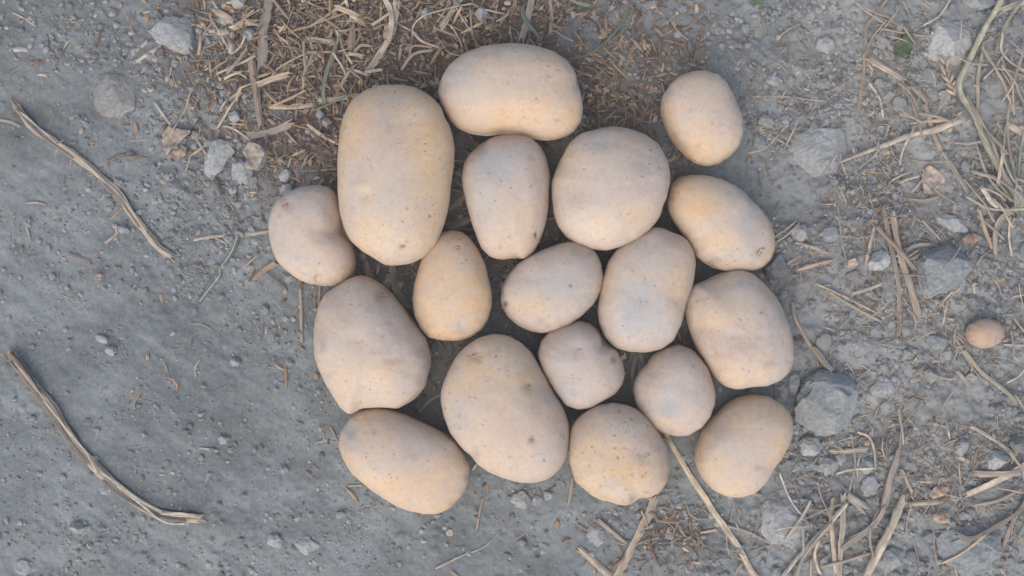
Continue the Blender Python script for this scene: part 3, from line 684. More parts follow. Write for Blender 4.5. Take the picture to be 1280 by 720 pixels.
STONES = [
 ('a', [(545,60),(590,54),(640,55),(720,65),(745,110),(740,160),(715,205),(690,212),(640,185),(585,150),(550,110)], .016, 'pale flat-topped wedge-shaped grey stone at the edge of the straw litter', M_CLOD_PALE, .40),
 ('a', [(340,330),(370,280),(420,255),(480,290),(500,340),(495,400),(440,455),(400,450),(350,410)], .012, 'dark half-buried clod with a crumbling brown rim', M_CLOD_DARK, .62),
 ('b', [(45,590),(60,540),(100,515),(140,525),(148,570),(125,610),(100,650),(60,672),(40,640)], .014, 'lumpy grey clod with a torn dry leaf beside it', M_CLOD, .5),
 ('b', [(140,640),(160,600),(195,590),(225,620),(228,660),(200,690),(160,680)], .014, 'rounded smooth grey clod among pebbles, squeezed between two lumps', M_CLOD, .45),
 ('b', [(195,560),(215,525),(260,520),(285,545),(280,600),(250,640),(215,640),(198,610)], .012, 'brown-dusted rough clod beside the chaff', M_CLOD_DARK, .5),
 ('e', [(610,90),(680,70),(750,70),(768,110),(765,170),(735,215),(700,255),(640,240),(590,215),(600,150)], .022, 'blocky pale stone with squared corners behind the seed ear', M_CLOD_PALE, .4),
 ('e', [(75,560),(110,510),(180,480),(260,485),(310,530),(300,590),(260,640),(180,665),(110,640)], .010, 'wide pale clod worn flush with the soil, long straw tip across it', M_CLOD_PALE, .62),
 ('j', [(540,400),(560,320),(600,262),(650,240),(710,262),(745,310),(755,360),(720,400),(680,440),(610,450),(550,435)], .030, 'large humped grey stone with a pale chipped edge, beside crossed stalks', M_CLOD, .38),
 ('j', [(362,330),(385,290),(420,275),(455,305),(460,330),(420,355),(380,355)], .013, 'small pale angular stone wedged against two crossed stalks', M_CLOD_PALE, .4),
 ('j', [(88,215),(105,185),(140,180),(165,200),(160,232),(130,247),(98,240)], .012, 'rounded grey pebble beside the stem-scarred potato', M_CLOD, .35),
 ('j', [(195,215),(220,185),(255,185),(272,210),(262,240),(225,255),(202,240)], .012, 'split grey pebble, neighbour of the rounded one', M_CLOD, .4),
 ('j', [(-12,340),(10,300),(50,290),(75,320),(72,360),(40,392),(0,385)], .018, 'dull grey faceted stone wedged between two potatoes and gravel', M_CLOD_DARK, .35),
 ('p', [(88,170),(110,90),(150,60),(200,55),(250,80),(285,120),(295,170),(290,220),(240,245),(190,268),(130,245),(95,215)], .034, 'largest grey stone, flat-faced, beside the plain oval potato', M_CLOD, .40),
 ('p', [(98,290),(135,260),(165,275),(174,310),(155,340),(115,338)], .016, 'smooth round grey stone just beside the largest stone', M_CLOD, .4),
 ('p', [(163,345),(205,330),(243,345),(247,375),(215,404),(180,392)], .014, 'dusty grey lump under a short pale straw', M_CLOD, .45),
 ('p', [(62,100),(85,62),(105,75),(108,110),(92,142),(70,135)], .012, 'narrow elongated grey pebble leaning at the largest stone', M_CLOD, .4),
 ('p', [(25,120),(55,95),(70,120),(65,155),(40,165),(25,150)], .010, 'small grey lump between scabbed potato and largest stone', M_CLOD, .45),
 ('j', [(250,650),(300,612),(380,598),(440,605),(445,650),(400,700),(330,722),(270,712)], .010, 'broad pale clod lying flush with the ground near a leaning straw', M_CLOD_PALE, .6),
 ('p', [(325,120),(350,92),(395,85),(420,105),(410,130),(370,145),(335,140)], .012, 'thin sharp-edged grey slab lump poking from gravel', M_CLOD, .5),
 ('p', [(352,690),(368,645),(410,625),(440,650),(432,690),(392,712)], .014, 'plain grey stone resting under a thick slanting straw', M_CLOD_PALE, .4),
 ('o', [(690,580),(740,545),(800,545),(850,590),(880,650),(870,710),(810,740),(740,720),(700,660)], .011, 'crumbly broad grey clod with scuffed top near white rootlet', M_CLOD, .6),
 ('p', [(545,610),(600,560),(680,540),(735,580),(745,640),(720,700),(640,730),(570,690)], .014, 'wide smooth grey clod behind the forked grey twig', M_CLOD, .58),
 ('p', [(625,470),(690,420),(760,395),(800,410),(790,450),(720,480),(650,492)], .011, 'long low grey clod under twigs', M_CLOD_DARK, .55),
 ('p', [(600,300),(620,270),(640,285),(638,320),(615,335),(598,322)], .010, 'small whitish rounded clod in fine straw', M_CLOD_PALE, .45),
 ('p', [(690,340),(710,315),(755,315),(775,345),(750,375),(710,378)], .013, 'pale egg-like lump among fine straw beside a thin slanting stem', M_CLOD_PALE, .45),
 ('p', [(300,430),(320,400),(350,395),(365,430),(345,465),(312,468)], .013, 'grey lump tucked behind the bent dark branch', M_CLOD, .5),
 ('p', [(300,360),(320,335),(342,340),(346,375),(325,398),(304,388)], .011, 'dusky pebble ringed by a curled straw', M_CLOD, .45),
 ('p', [(500,60),(530,45),(558,60),(560,95),(530,105),(505,90)], .013, 'blue-grey pebble half hidden in chaff', M_CLOD_DARK, .45),
 ('g', [(343,375),(352,357),(375,358),(392,375),(388,392),(362,403),(345,395)], .012, 'bluish pebble beneath the creased squat potato', M_CLOD, .35),
 ('g', [(322,48),(338,28),(365,30),(378,50),(368,72),(340,76)], .012, 'round bluish pebble touching the creased squat potato on its gravel side', M_CLOD, .35),
 ('b', [(325,650),(345,632),(370,640),(375,668),(352,685),(330,675)], .010, 'ball-like grey pebble beside the chaff edge', M_CLOD, .35),
 ('m', ell(518,560,40,33,.2,seed=1), .014, 'round half-buried pebble in a cracked hollow beside the large smooth potato', M_CLOD, .55),
 ('m', ell(574,562,21,20,.2,seed=2), .009, 'smaller round pebble next to the half-buried one', M_CLOD, .55),
 ('m', ell(619,540,18,16,.2,seed=3), .008, 'tiny round pebble at the end of the half-buried row', M_CLOD, .5),
 ('n', ell(1070,432,56,62,.3,seed=4), .011, 'cracked soil lump crossed by a thin straw', M_CLOD, .58),
 ('f', ell(450,138,24,19,.3,seed=5), .009, 'lone oval grey pebble beside a bent straw scrap', M_CLOD, .4),
 ('f', ell(410,597,23,20,.1,seed=6), .009, 'lone pale pebble on smooth dust near the thick stalk', M_CLOD_PALE, .42),
 ('f', ell(372,553,26,15,.4,seed=7), .007, 'flat little crumb beside the lone pale pebble', M_CLOD, .45),
 ('f', ell(878,640,22,17,0,seed=8), .008, 'rounded crumb beside a curled thread of straw', M_CLOD, .42),
 ('k', ell(300,540,32,22,.2,seed=9), .012, 'dark-sided pebble beside the thick split stalk', M_CLOD, .42),
 ('k', ell(85,690,45,30,.3,seed=10), .012, 'broad dusty lump of soil standing on the bare dust', M_CLOD, .52),
 ('k', ell(835,210,20,18,.2,seed=11), .007, 'small sunken crumb on dust beyond the stalk tip', M_CLOD, .45),
 ('k', ell(395,400,22,18,.2,seed=12), .006, 'worn crumb sunk in dust close to the split stalk', M_CLOD_PALE, .52),
 ('l', ell(345,322,17,15,.2,seed=13), .007, 'dark-rimmed crumb alone on dust by the speckled oblong potato', M_CLOD, .45),
 ('l', ell(310,590,32,26,.8,seed=14), .010, 'larger of two joined soil lumps with cracks', M_CLOD, .52),
 ('l', ell(555,492,22,15,-.3,seed=15), .007, 'flat oval crumb on dust beside the speckled oblong potato', M_CLOD, .45),
 ('l', ell(420,610,45,34,.1,seed=16), .008, 'broad greenish-grey lump pressed in the dust', M_CLOD_PALE, .6),
 ('l', ell(118,208,22,18,.2,seed=17), .008, 'crumb beside a cluster of fine grit on dust', M_CLOD, .45),
 ('b', ell(170,8,28,22,.1,seed=18), .011, 'smooth bluish pebble on the straw litter edge', M_CLOD_PALE, .35),
 ('b', ell(215,130,24,26,.1,seed=19), .011, 'blue-grey pebble framed by short cut straws', M_CLOD, .35),
 ('b', ell(160,435,25,24,.1,seed=20), .012, 'bluish pebble beside paired thin straws', M_CLOD, .35),
 ('b', ell(505,460,22,19,.1,seed=21), .010, 'dark blue-grey pebble touching chaff near the largest potato', M_CLOD_DARK, .35),
 ('b', ell(480,428,17,19,.1,seed=22), .009, 'greenish-grey pebble by the dark blue-grey one', M_CLOD, .35),
 ('b', ell(805,175,20,15,.4,seed=23), .009, 'blue pebble alone in brown chaff near a folded straw', M_CLOD, .35),
 ('c', ell(365,60,22,28,.2,seed=24), .011, 'pale bluish pebble in chaff by the long crosswise potato', M_CLOD_PALE, .35),
 ('c', ell(160,52,22,20,.2,seed=25), .010, 'lilac-grey pebble ringed by a looping straw', M_CLOD, .35),
 ('d', ell(745,300,32,22,.1,seed=26), .010, 'pale flat crumb beside the separate egg-shaped potato', M_CLOD_PALE, .5),
 ('d', ell(715,455,32,24,.2,seed=27), .010, 'pale rounded clod near the separate egg-shaped potato', M_CLOD_PALE, .5),
 ('e', ell(220,165,36,30,.2,seed=28), .010, 'ring-marked pale grey clod on open grey soil', M_CLOD_PALE, .52),
 ('e', ell(25,300,32,22,.1,seed=29), .008, 'pale lump flush with soil, thin rootlet below', M_CLOD_PALE, .52),
 ('e', ell(790,12,60,26,.1,seed=30), .014, 'long grey clod behind the tall wheat stem', M_CLOD, .5),
 ('e', ell(865,320,60,50,-.5,seed=31), .016, 'bulky grey-brown clod beneath drooping weed stems', M_CLOD_DARK, .5),
 ('j', ell(690,175,70,28,.4,seed=32), .014, 'slanting bluish slab of soil behind the large humped stone', M_CLOD, .5),
 ('j', ell(640,625,45,26,.3,seed=33), .012, 'jagged grey clod near the marble-sized potato', M_CLOD, .5),
]
for k, (c, pts, h, lab, mat, sink) in enumerate(STONES):
    stone(c, pts, h, lab, mat, sink, seed=k, n=26 if h > .018 else 18)

# smaller loose pebbles, one object each, eight shared meshes
PEB = []
for k in range(10):
    v, f = quad_sphere(5)
    rr = np.random.default_rng(300 + k)
    lo = v * np.array([1, rr.uniform(.65, .95), rr.uniform(.5, .75)])
    lo = lo * (1 + .30 * fbm(v[:, 0] * 1.9 + k * 9, v[:, 1] * 1.6, v[:, 2] * 1.6, oct=3, seed=k))[:, None]
    for _ in range(5):
        nv = rr.normal(size=3); nv /= np.linalg.norm(nv); ext = (lo @ nv).max() * rr.uniform(.6, .85)
        lo = lo - nv * (np.clip(lo @ nv - ext, 0, None) * .85)[:, None]
    for mi, m in enumerate((M_CLOD, M_CLOD_PALE, M_CLOD_DARK)):
        PEB.append(make_mesh('pebble', lo, f, m, smooth=False))
placed = []
LANDMARKS = [((205,40),'the wedge-shaped stone'),((140,118),'the dark half-buried clod'),((215,175),'the torn dry leaf'),((272,195),'the lumpy clods by the chaff'),
 ((340,250),'the creased squat potato'),((265,330),'the green grass blade'),((120,220),'the thin curved stalk'),((40,470),'the frayed end of the thick stalk'),((180,620),'the split end of the thick stalk'),
 ((420,560),'the speckled oblong potato'),((390,440),'the dusty pinkish potato'),((340,680),'the cracked joined soil lumps'),((60,700),'the broad dusty soil lump'),((60,330),'open dust between the two stalks'),
 ((877,147),'the separate egg-shaped potato'),((960,30),'the bare soil behind the separate potato'),((770,60),'the long arched grass blade'),((1020,190),'the wide flush pale clod'),((1187,50),'the blocky pale stone'),
 ((1130,80),'the green leaf'),((1240,180),'the weed clump'),((1160,225),'the crumpled pinkish leaf'),((1020,290),'the two neighbouring round pebbles'),((1110,320),'the crossed leaning stalks'),((1175,335),'the large humped stone'),
 ((1231,417),'the marble-sized potato'),((1040,380),'the long parallel straws'),((1080,440),'the broad flush clod near a leaning straw'),((1035,503),'the largest stone'),((1012,570),'the smooth round stone'),((980,660),'the crumbly broad clod'),
 ((1050,650),'the straw tuft'),((1110,590),'the bent dark branch'),((1200,550),'the pale egg-like lump'),((1230,670),'the forked grey twig'),((1190,480),'the olive stem in fine straw'),((905,650),'the long golden straw'),((790,670),'the broad split straw'),((700,640),'the half-buried round pebbles')]
def pebbles(count, zonef, rmin, rmax, label, group):
    tries = n_ = 0
    while n_ < count and tries < 20000:
        tries += 1
        px, py = random.uniform(-10, 1290), random.uniform(-10, 730)
        if random.random() > zonef(px, py):
            continue
        x, y = wx(px, py, .002)
        r = (rmin + (rmax - rmin) * random.random() ** 2.2) * MM
        if under_potato(x, y, r, 1.0) or any(math.hypot(x - a_, y - b_) < r + c_ for a_, b_, c_ in placed):
            continue
        zz = float(zat(np.array([x]), np.array([y]), ZTOP)[0]); zg = float(zat(np.array([x]), np.array([y]))[0])
        if zz > zg + .001:
            continue
        placed.append((x, y, r)); n_ += 1
        tone = random.choice((0, 0, 0, 1, 1, 2))
        mark = min(LANDMARKS, key=lambda q: math.hypot(q[0][0] - px, q[0][1] - py))[1]
        lab = ('tiny ' if r < 4.2 * MM else 'small ' if r < 6.5 * MM else 'bigger ') + ('grey', 'pale grey', 'dark grey')[tone] + ' pebble next to ' + mark
        o = link('pebble', PEB[tone + 3 * random.randrange(10)], (x, y, zg + r * random.uniform(.05, .3)), None, lab, 'pebble', 'pebbles next to ' + mark)
        o.scale = (r, r, r); o.rotation_euler = (random.uniform(-.3, .3), random.uniform(-.3, .3), random.uniform(0, 6.28))
        stamp(ZTOP, x, y, r, r, r * .6)
bl = lambda *a_: (lambda x, y: float(blob(np.float64(x), np.float64(y), *a_)))
pebbles(62, bl(275, 200, 62, 100), 4, 9, 'small grey pebble in the gravelly patch between straw chaff and smooth dust', 'pebbles in the gravelly patch')
pebbles(26, lambda x, y: x < 230 and y < 700, 3.2, 5.5, 'tiny grey crumb lying on the smooth dust around the two long stalks', 'crumbs on the smooth dust')
pebbles(22, bl(330, 560, 110, 130), 3.2, 5.5, 'tiny grey crumb on bare dust beside the speckled oblong potato', 'crumbs on the bare dust')
pebbles(130, lambda x, y: x > 940 and float(crumb_density(np.float64(x), np.float64(y))), 4, 12, 'small grey pebble in the rough gravel and straw litter around the stones', 'pebbles in the rough gravel')
pebbles(20, bl(850, 640, 90, 50), 3.5, 7, 'small grey pebble beside the long straws poking out under the heap', 'pebbles beside the long straws')
pebbles(22, bl(850, 60, 130, 60), 3.5, 7, 'small grey pebble on soil behind the separate egg-shaped potato', 'pebbles behind the separate potato')

# ------------------------------------------------------------------ straw, stalks, twigs
TAN_S, PALE_S, GREY_S, BRN_S, RED_S, GRN_S = (.42, .32, .21), (.52, .43, .31), (.30, .265, .22), (.22, .16, .11), (.36, .235, .15), (.27, .27, .155)
def spline(P, step):
    P = [np.array(p, float) for p in P]
    if len(P) == 2:
        P = [P[0], P[0] * .5 + P[1] * .5, P[1]]
    Q = [2 * P[0] - P[1]] + P + [2 * P[-1] - P[-2]]
    out = []
    for i in range(1, len(Q) - 2):
        p0, p1, p2, p3 = Q[i - 1:i + 3]
        n_ = max(2, int(np.linalg.norm(p2 - p1) / step))
        for k in range(n_):
            t = k / n_
            out.append(.5 * (2 * p1 + (p2 - p0) * t + (2 * p0 - 5 * p1 + 4 * p2 - p3) * t * t + (3 * p1 - p0 - 3 * p2 + p3) * t ** 3))
    out.append(P[-1])
    return np.array(out)
def smooth1(a_, n_):
    k = np.ones(2 * n_ + 1) / (2 * n_ + 1)
    return np.convolve(np.pad(a_, n_, mode='edge'), k, 'valid')
def strand(px, wpx, colr, flat=.6, taper=(1, 1), lift=0.0, seed=0, sides=10, groove=.22, curl=0.0, jag=1.0, bury=.15):
    """one stem lying on the ground: fibrous tube, grooved and flattened, broken ends"""
    rr = np.random.default_rng(seed + 5000)
    w0 = wpx * MM
    P = spline([wx(x, y, .003 + lift) for x, y in px], .0022)
    if len(P) < 4:
        P = spline([P[0], P[-1]], np.linalg.norm(P[-1] - P[0]) / 5)
    n_ = len(P)
    # small natural wander
    tg = np.gradient(P, axis=0); tg /= np.maximum(np.linalg.norm(tg, axis=1), 1e-9)[:, None]
    sdv = np.stack([-tg[:, 1], tg[:, 0]], 1)
    s_ = np.arange(n_) * .35
    P = P + sdv * (w0 * .08 * vn(s_ * .6 + seed * 3.1, s_ * 0, seed=1))[:, None]
    g = zat(P[:, 0], P[:, 1], ZTOP)
    gm_ = np.maximum.reduce([g, np.roll(g, 1), np.roll(g, -1)]); gm_[0], gm_[-1] = g[0], g[-1]
    gz = np.maximum(smooth1(gm_, min(4, max(1, n_ // 3))), g * .5 + gm_ * .5)
    gz = smooth1(gz, 1)
    zc = gz + w0 * .5 * flat * (1 - bury) + lift
    t = np.linspace(0, 1, n_)
    w = w0 * (taper[0] + (taper[1] - taper[0]) * t) * (1 + .12 * vn(s_ + seed * 7.7, s_ * 0, seed=2) + .09 * vn(s_ * 3.3 + seed * 2.7, s_ * 0, seed=4))
    verts, cols, uv = [], [], []
    gr = 1 + groove * rr.uniform(-1, 1, sides)
    fc = 1 + .28 * rr.uniform(-1, 1, sides)
    jg = (rr.uniform(-1, 1, sides) * w0 * .7 * jag, rr.uniform(-1, 1, sides) * w0 * .7 * jag)
    ln = np.concatenate([[0], np.cumsum(np.linalg.norm(np.diff(P, axis=0), axis=1))])
    base = np.array(colr) * (1 + .12 * rr.uniform(-1, 1))
    tw = curl * t + rr.uniform(0, 6.28)
    for i in range(n_):
        for k in range(sides):
            an = k / sides * 2 * math.pi
            r = .5 * w[i] * gr[k]
            u, vv = math.cos(an) * r, math.sin(an) * r * flat
            e = 0
            if i == 0: e = jg[0][k]
            if i == n_ - 1: e = jg[1][k]
            verts.append((P[i, 0] + sdv[i, 0] * u + tg[i, 0] * e, P[i, 1] + sdv[i, 1] * u + tg[i, 1] * e, zc[i] + vv))
            cols.append(base * fc[k] * (1 + .12 * math.sin(i * .9 + k + seed)))
            uv.append((ln[i] + seed * .37, k / sides * w0 * 3.1 + seed * .11))
    faces = []
    for i in range(n_ - 1):
        for k in range(sides):
            k2 = (k + 1) % sides
            faces.append((i * sides + k, i * sides + k2, (i + 1) * sides + k2, (i + 1) * sides + k))
    # end caps, sunk a little so the stem reads hollow
    caps = []
    for i in (0, n_ - 1):
        sgn = 1 if i == 0 else -1
        ci = len(verts)
        verts.append((P[i, 0] + tg[i, 0] * w0 * .8 * sgn, P[i, 1] + tg[i, 1] * w0 * .8 * sgn, zc[i])); cols.append(base * .45); uv.append((ln[i], 0))
        for k in range(sides):
            k2 = (k + 1) % sides
            caps.append((ci, i * sides + k2, i * sides + k) if i == 0 else (ci, i * sides + k, i * sides + k2))
    for i in range(0, n_):
        stamp(ZTOP, P[i, 0], P[i, 1], max(w[i] * .5, .0012), max(w[i] * .5, .0012), 0)
        i0 = np.searchsorted(GX, P[i, 0]); j0 = np.searchsorted(GY, P[i, 1])
        if 1 < i0 < nx - 2 and 1 < j0 < ny - 2:
            m_ = int(max(1, w[i] * .5 / .001))
            sl = ZTOP[j0 - m_:j0 + m_ + 1, i0 - m_:i0 + m_ + 1]
            np.maximum(sl, zc[i] + w[i] * .5 * flat * .8, out=sl)
    c0 = np.array([P[:, 0].mean(), P[:, 1].mean(), zc.mean()])
    V_ = np.array(verts) - c0
    return make_mesh('straw', V_, [np.array(faces), np.array(caps)], M_STRAW, smooth=False, cols=np.clip(np.array(cols), .01, .9), uvs=np.array(uv)), c0
SEED = [0]
def straw(c, pts, w, colr, label, cat='straw', name='straw', group=None, parent=None, **k):
    SEED[0] += 1
    sc = CROP[c][2]
    me, c0 = strand(cp(c, pts), w / sc, colr, seed=SEED[0], **k)
    if parent is None:
        return link(name, me, c0, None, label, cat, group)
    return link(name, me, c0 - np.array(parent.location), parent, label)

# the two long stalks on the dust
s1 = straw('F', [(17.5,130),(40,158),(63,174),(100,200),(143,238),(160,265),(180,290),(197,310),(215,322)], 8.6, (.42,.345,.26), 'long thin curved brown stalk lying on smooth dust, the shorter of two', 'stalk', 'dry_stalk', flat=.55, taper=(1.0,.95), groove=.42, sides=16)
straw('a', [(38,372),(75,425),(112,470)], 9, (.24,.20,.16), None, name='peeled_fibre', parent=s1, flat=.5)
straw('f', [(470,40),(530,130),(585,205),(640,240)], 9, (.50,.43,.34), None, name='peeled_fibre', parent=s1, flat=.4, lift=.0028)
s2 = straw('F', [(14,447),(30,468),(50,492),(68,515),(93,552),(117,577),(143,603),(173,628),(203,643),(252,648)], 13.5, (.41,.335,.255), 'thick split curved stalk on smooth dust with a frayed root end', 'stalk', 'dry_stalk', flat=.45, taper=(1.15,.95), groove=.45, sides=18)
straw('F', [(10,444),(22,455),(40,475),(52,492)], 9, (.25,.18,.13), None, name='frayed_end', parent=s2, flat=.7, taper=(1.3,.5), lift=.001)
straw('k', [(355,278),(385,320),(450,368),(520,425),(600,470),(660,488),(740,490)], 11, (.45,.385,.30), None, name='split_edge', parent=s2, flat=.55, lift=.0020)
straw('k', [(390,355),(450,410),(530,460),(610,500),(700,512)], 9, (.22,.18,.14), None, name='split_edge', parent=s2, flat=.5, lift=.0006)

for pts, w, cl, lf in (([(22,452),(45,480),(70,515),(95,550)], 3, (.50,.42,.32), .002), ([(16,452),(34,478),(60,512),(90,556),(112,580)], 3, (.24,.18,.13), .001), ([(60,500),(85,532),(118,572),(126,590)], 2.4, (.52,.45,.35), .0025),
                       ([(150,606),(182,632),(208,652),(230,655)], 2.6, (.50,.43,.34), .0006), ([(8,446),(4,440)], 3, (.36,.28,.2), .001), ([(14,442),(16,434)], 2.5, (.40,.31,.22), .001), ([(205,640),(232,640),(256,645)], 3, (.48,.42,.33), .0012)):
    straw('F', pts, w, cl, None, name='loose_fibre', parent=s2, flat=.5, lift=lf)
for pts, w, cl, lf in (([(26,140),(60,168),(98,196),(130,226)], 2.4, (.52,.45,.36), .002), ([(20,136),(50,168),(92,198)], 2.2, (.24,.19,.15), .001), ([(120,222),(150,252),(172,284)], 2.2, (.25,.2,.155), .0012), ([(66,172),(74,180),(80,176)], 2.6, (.34,.27,.2), .002)):
    straw('F', pts, w, cl, None, name='loose_fibre', parent=s1, flat=.5, lift=lf)

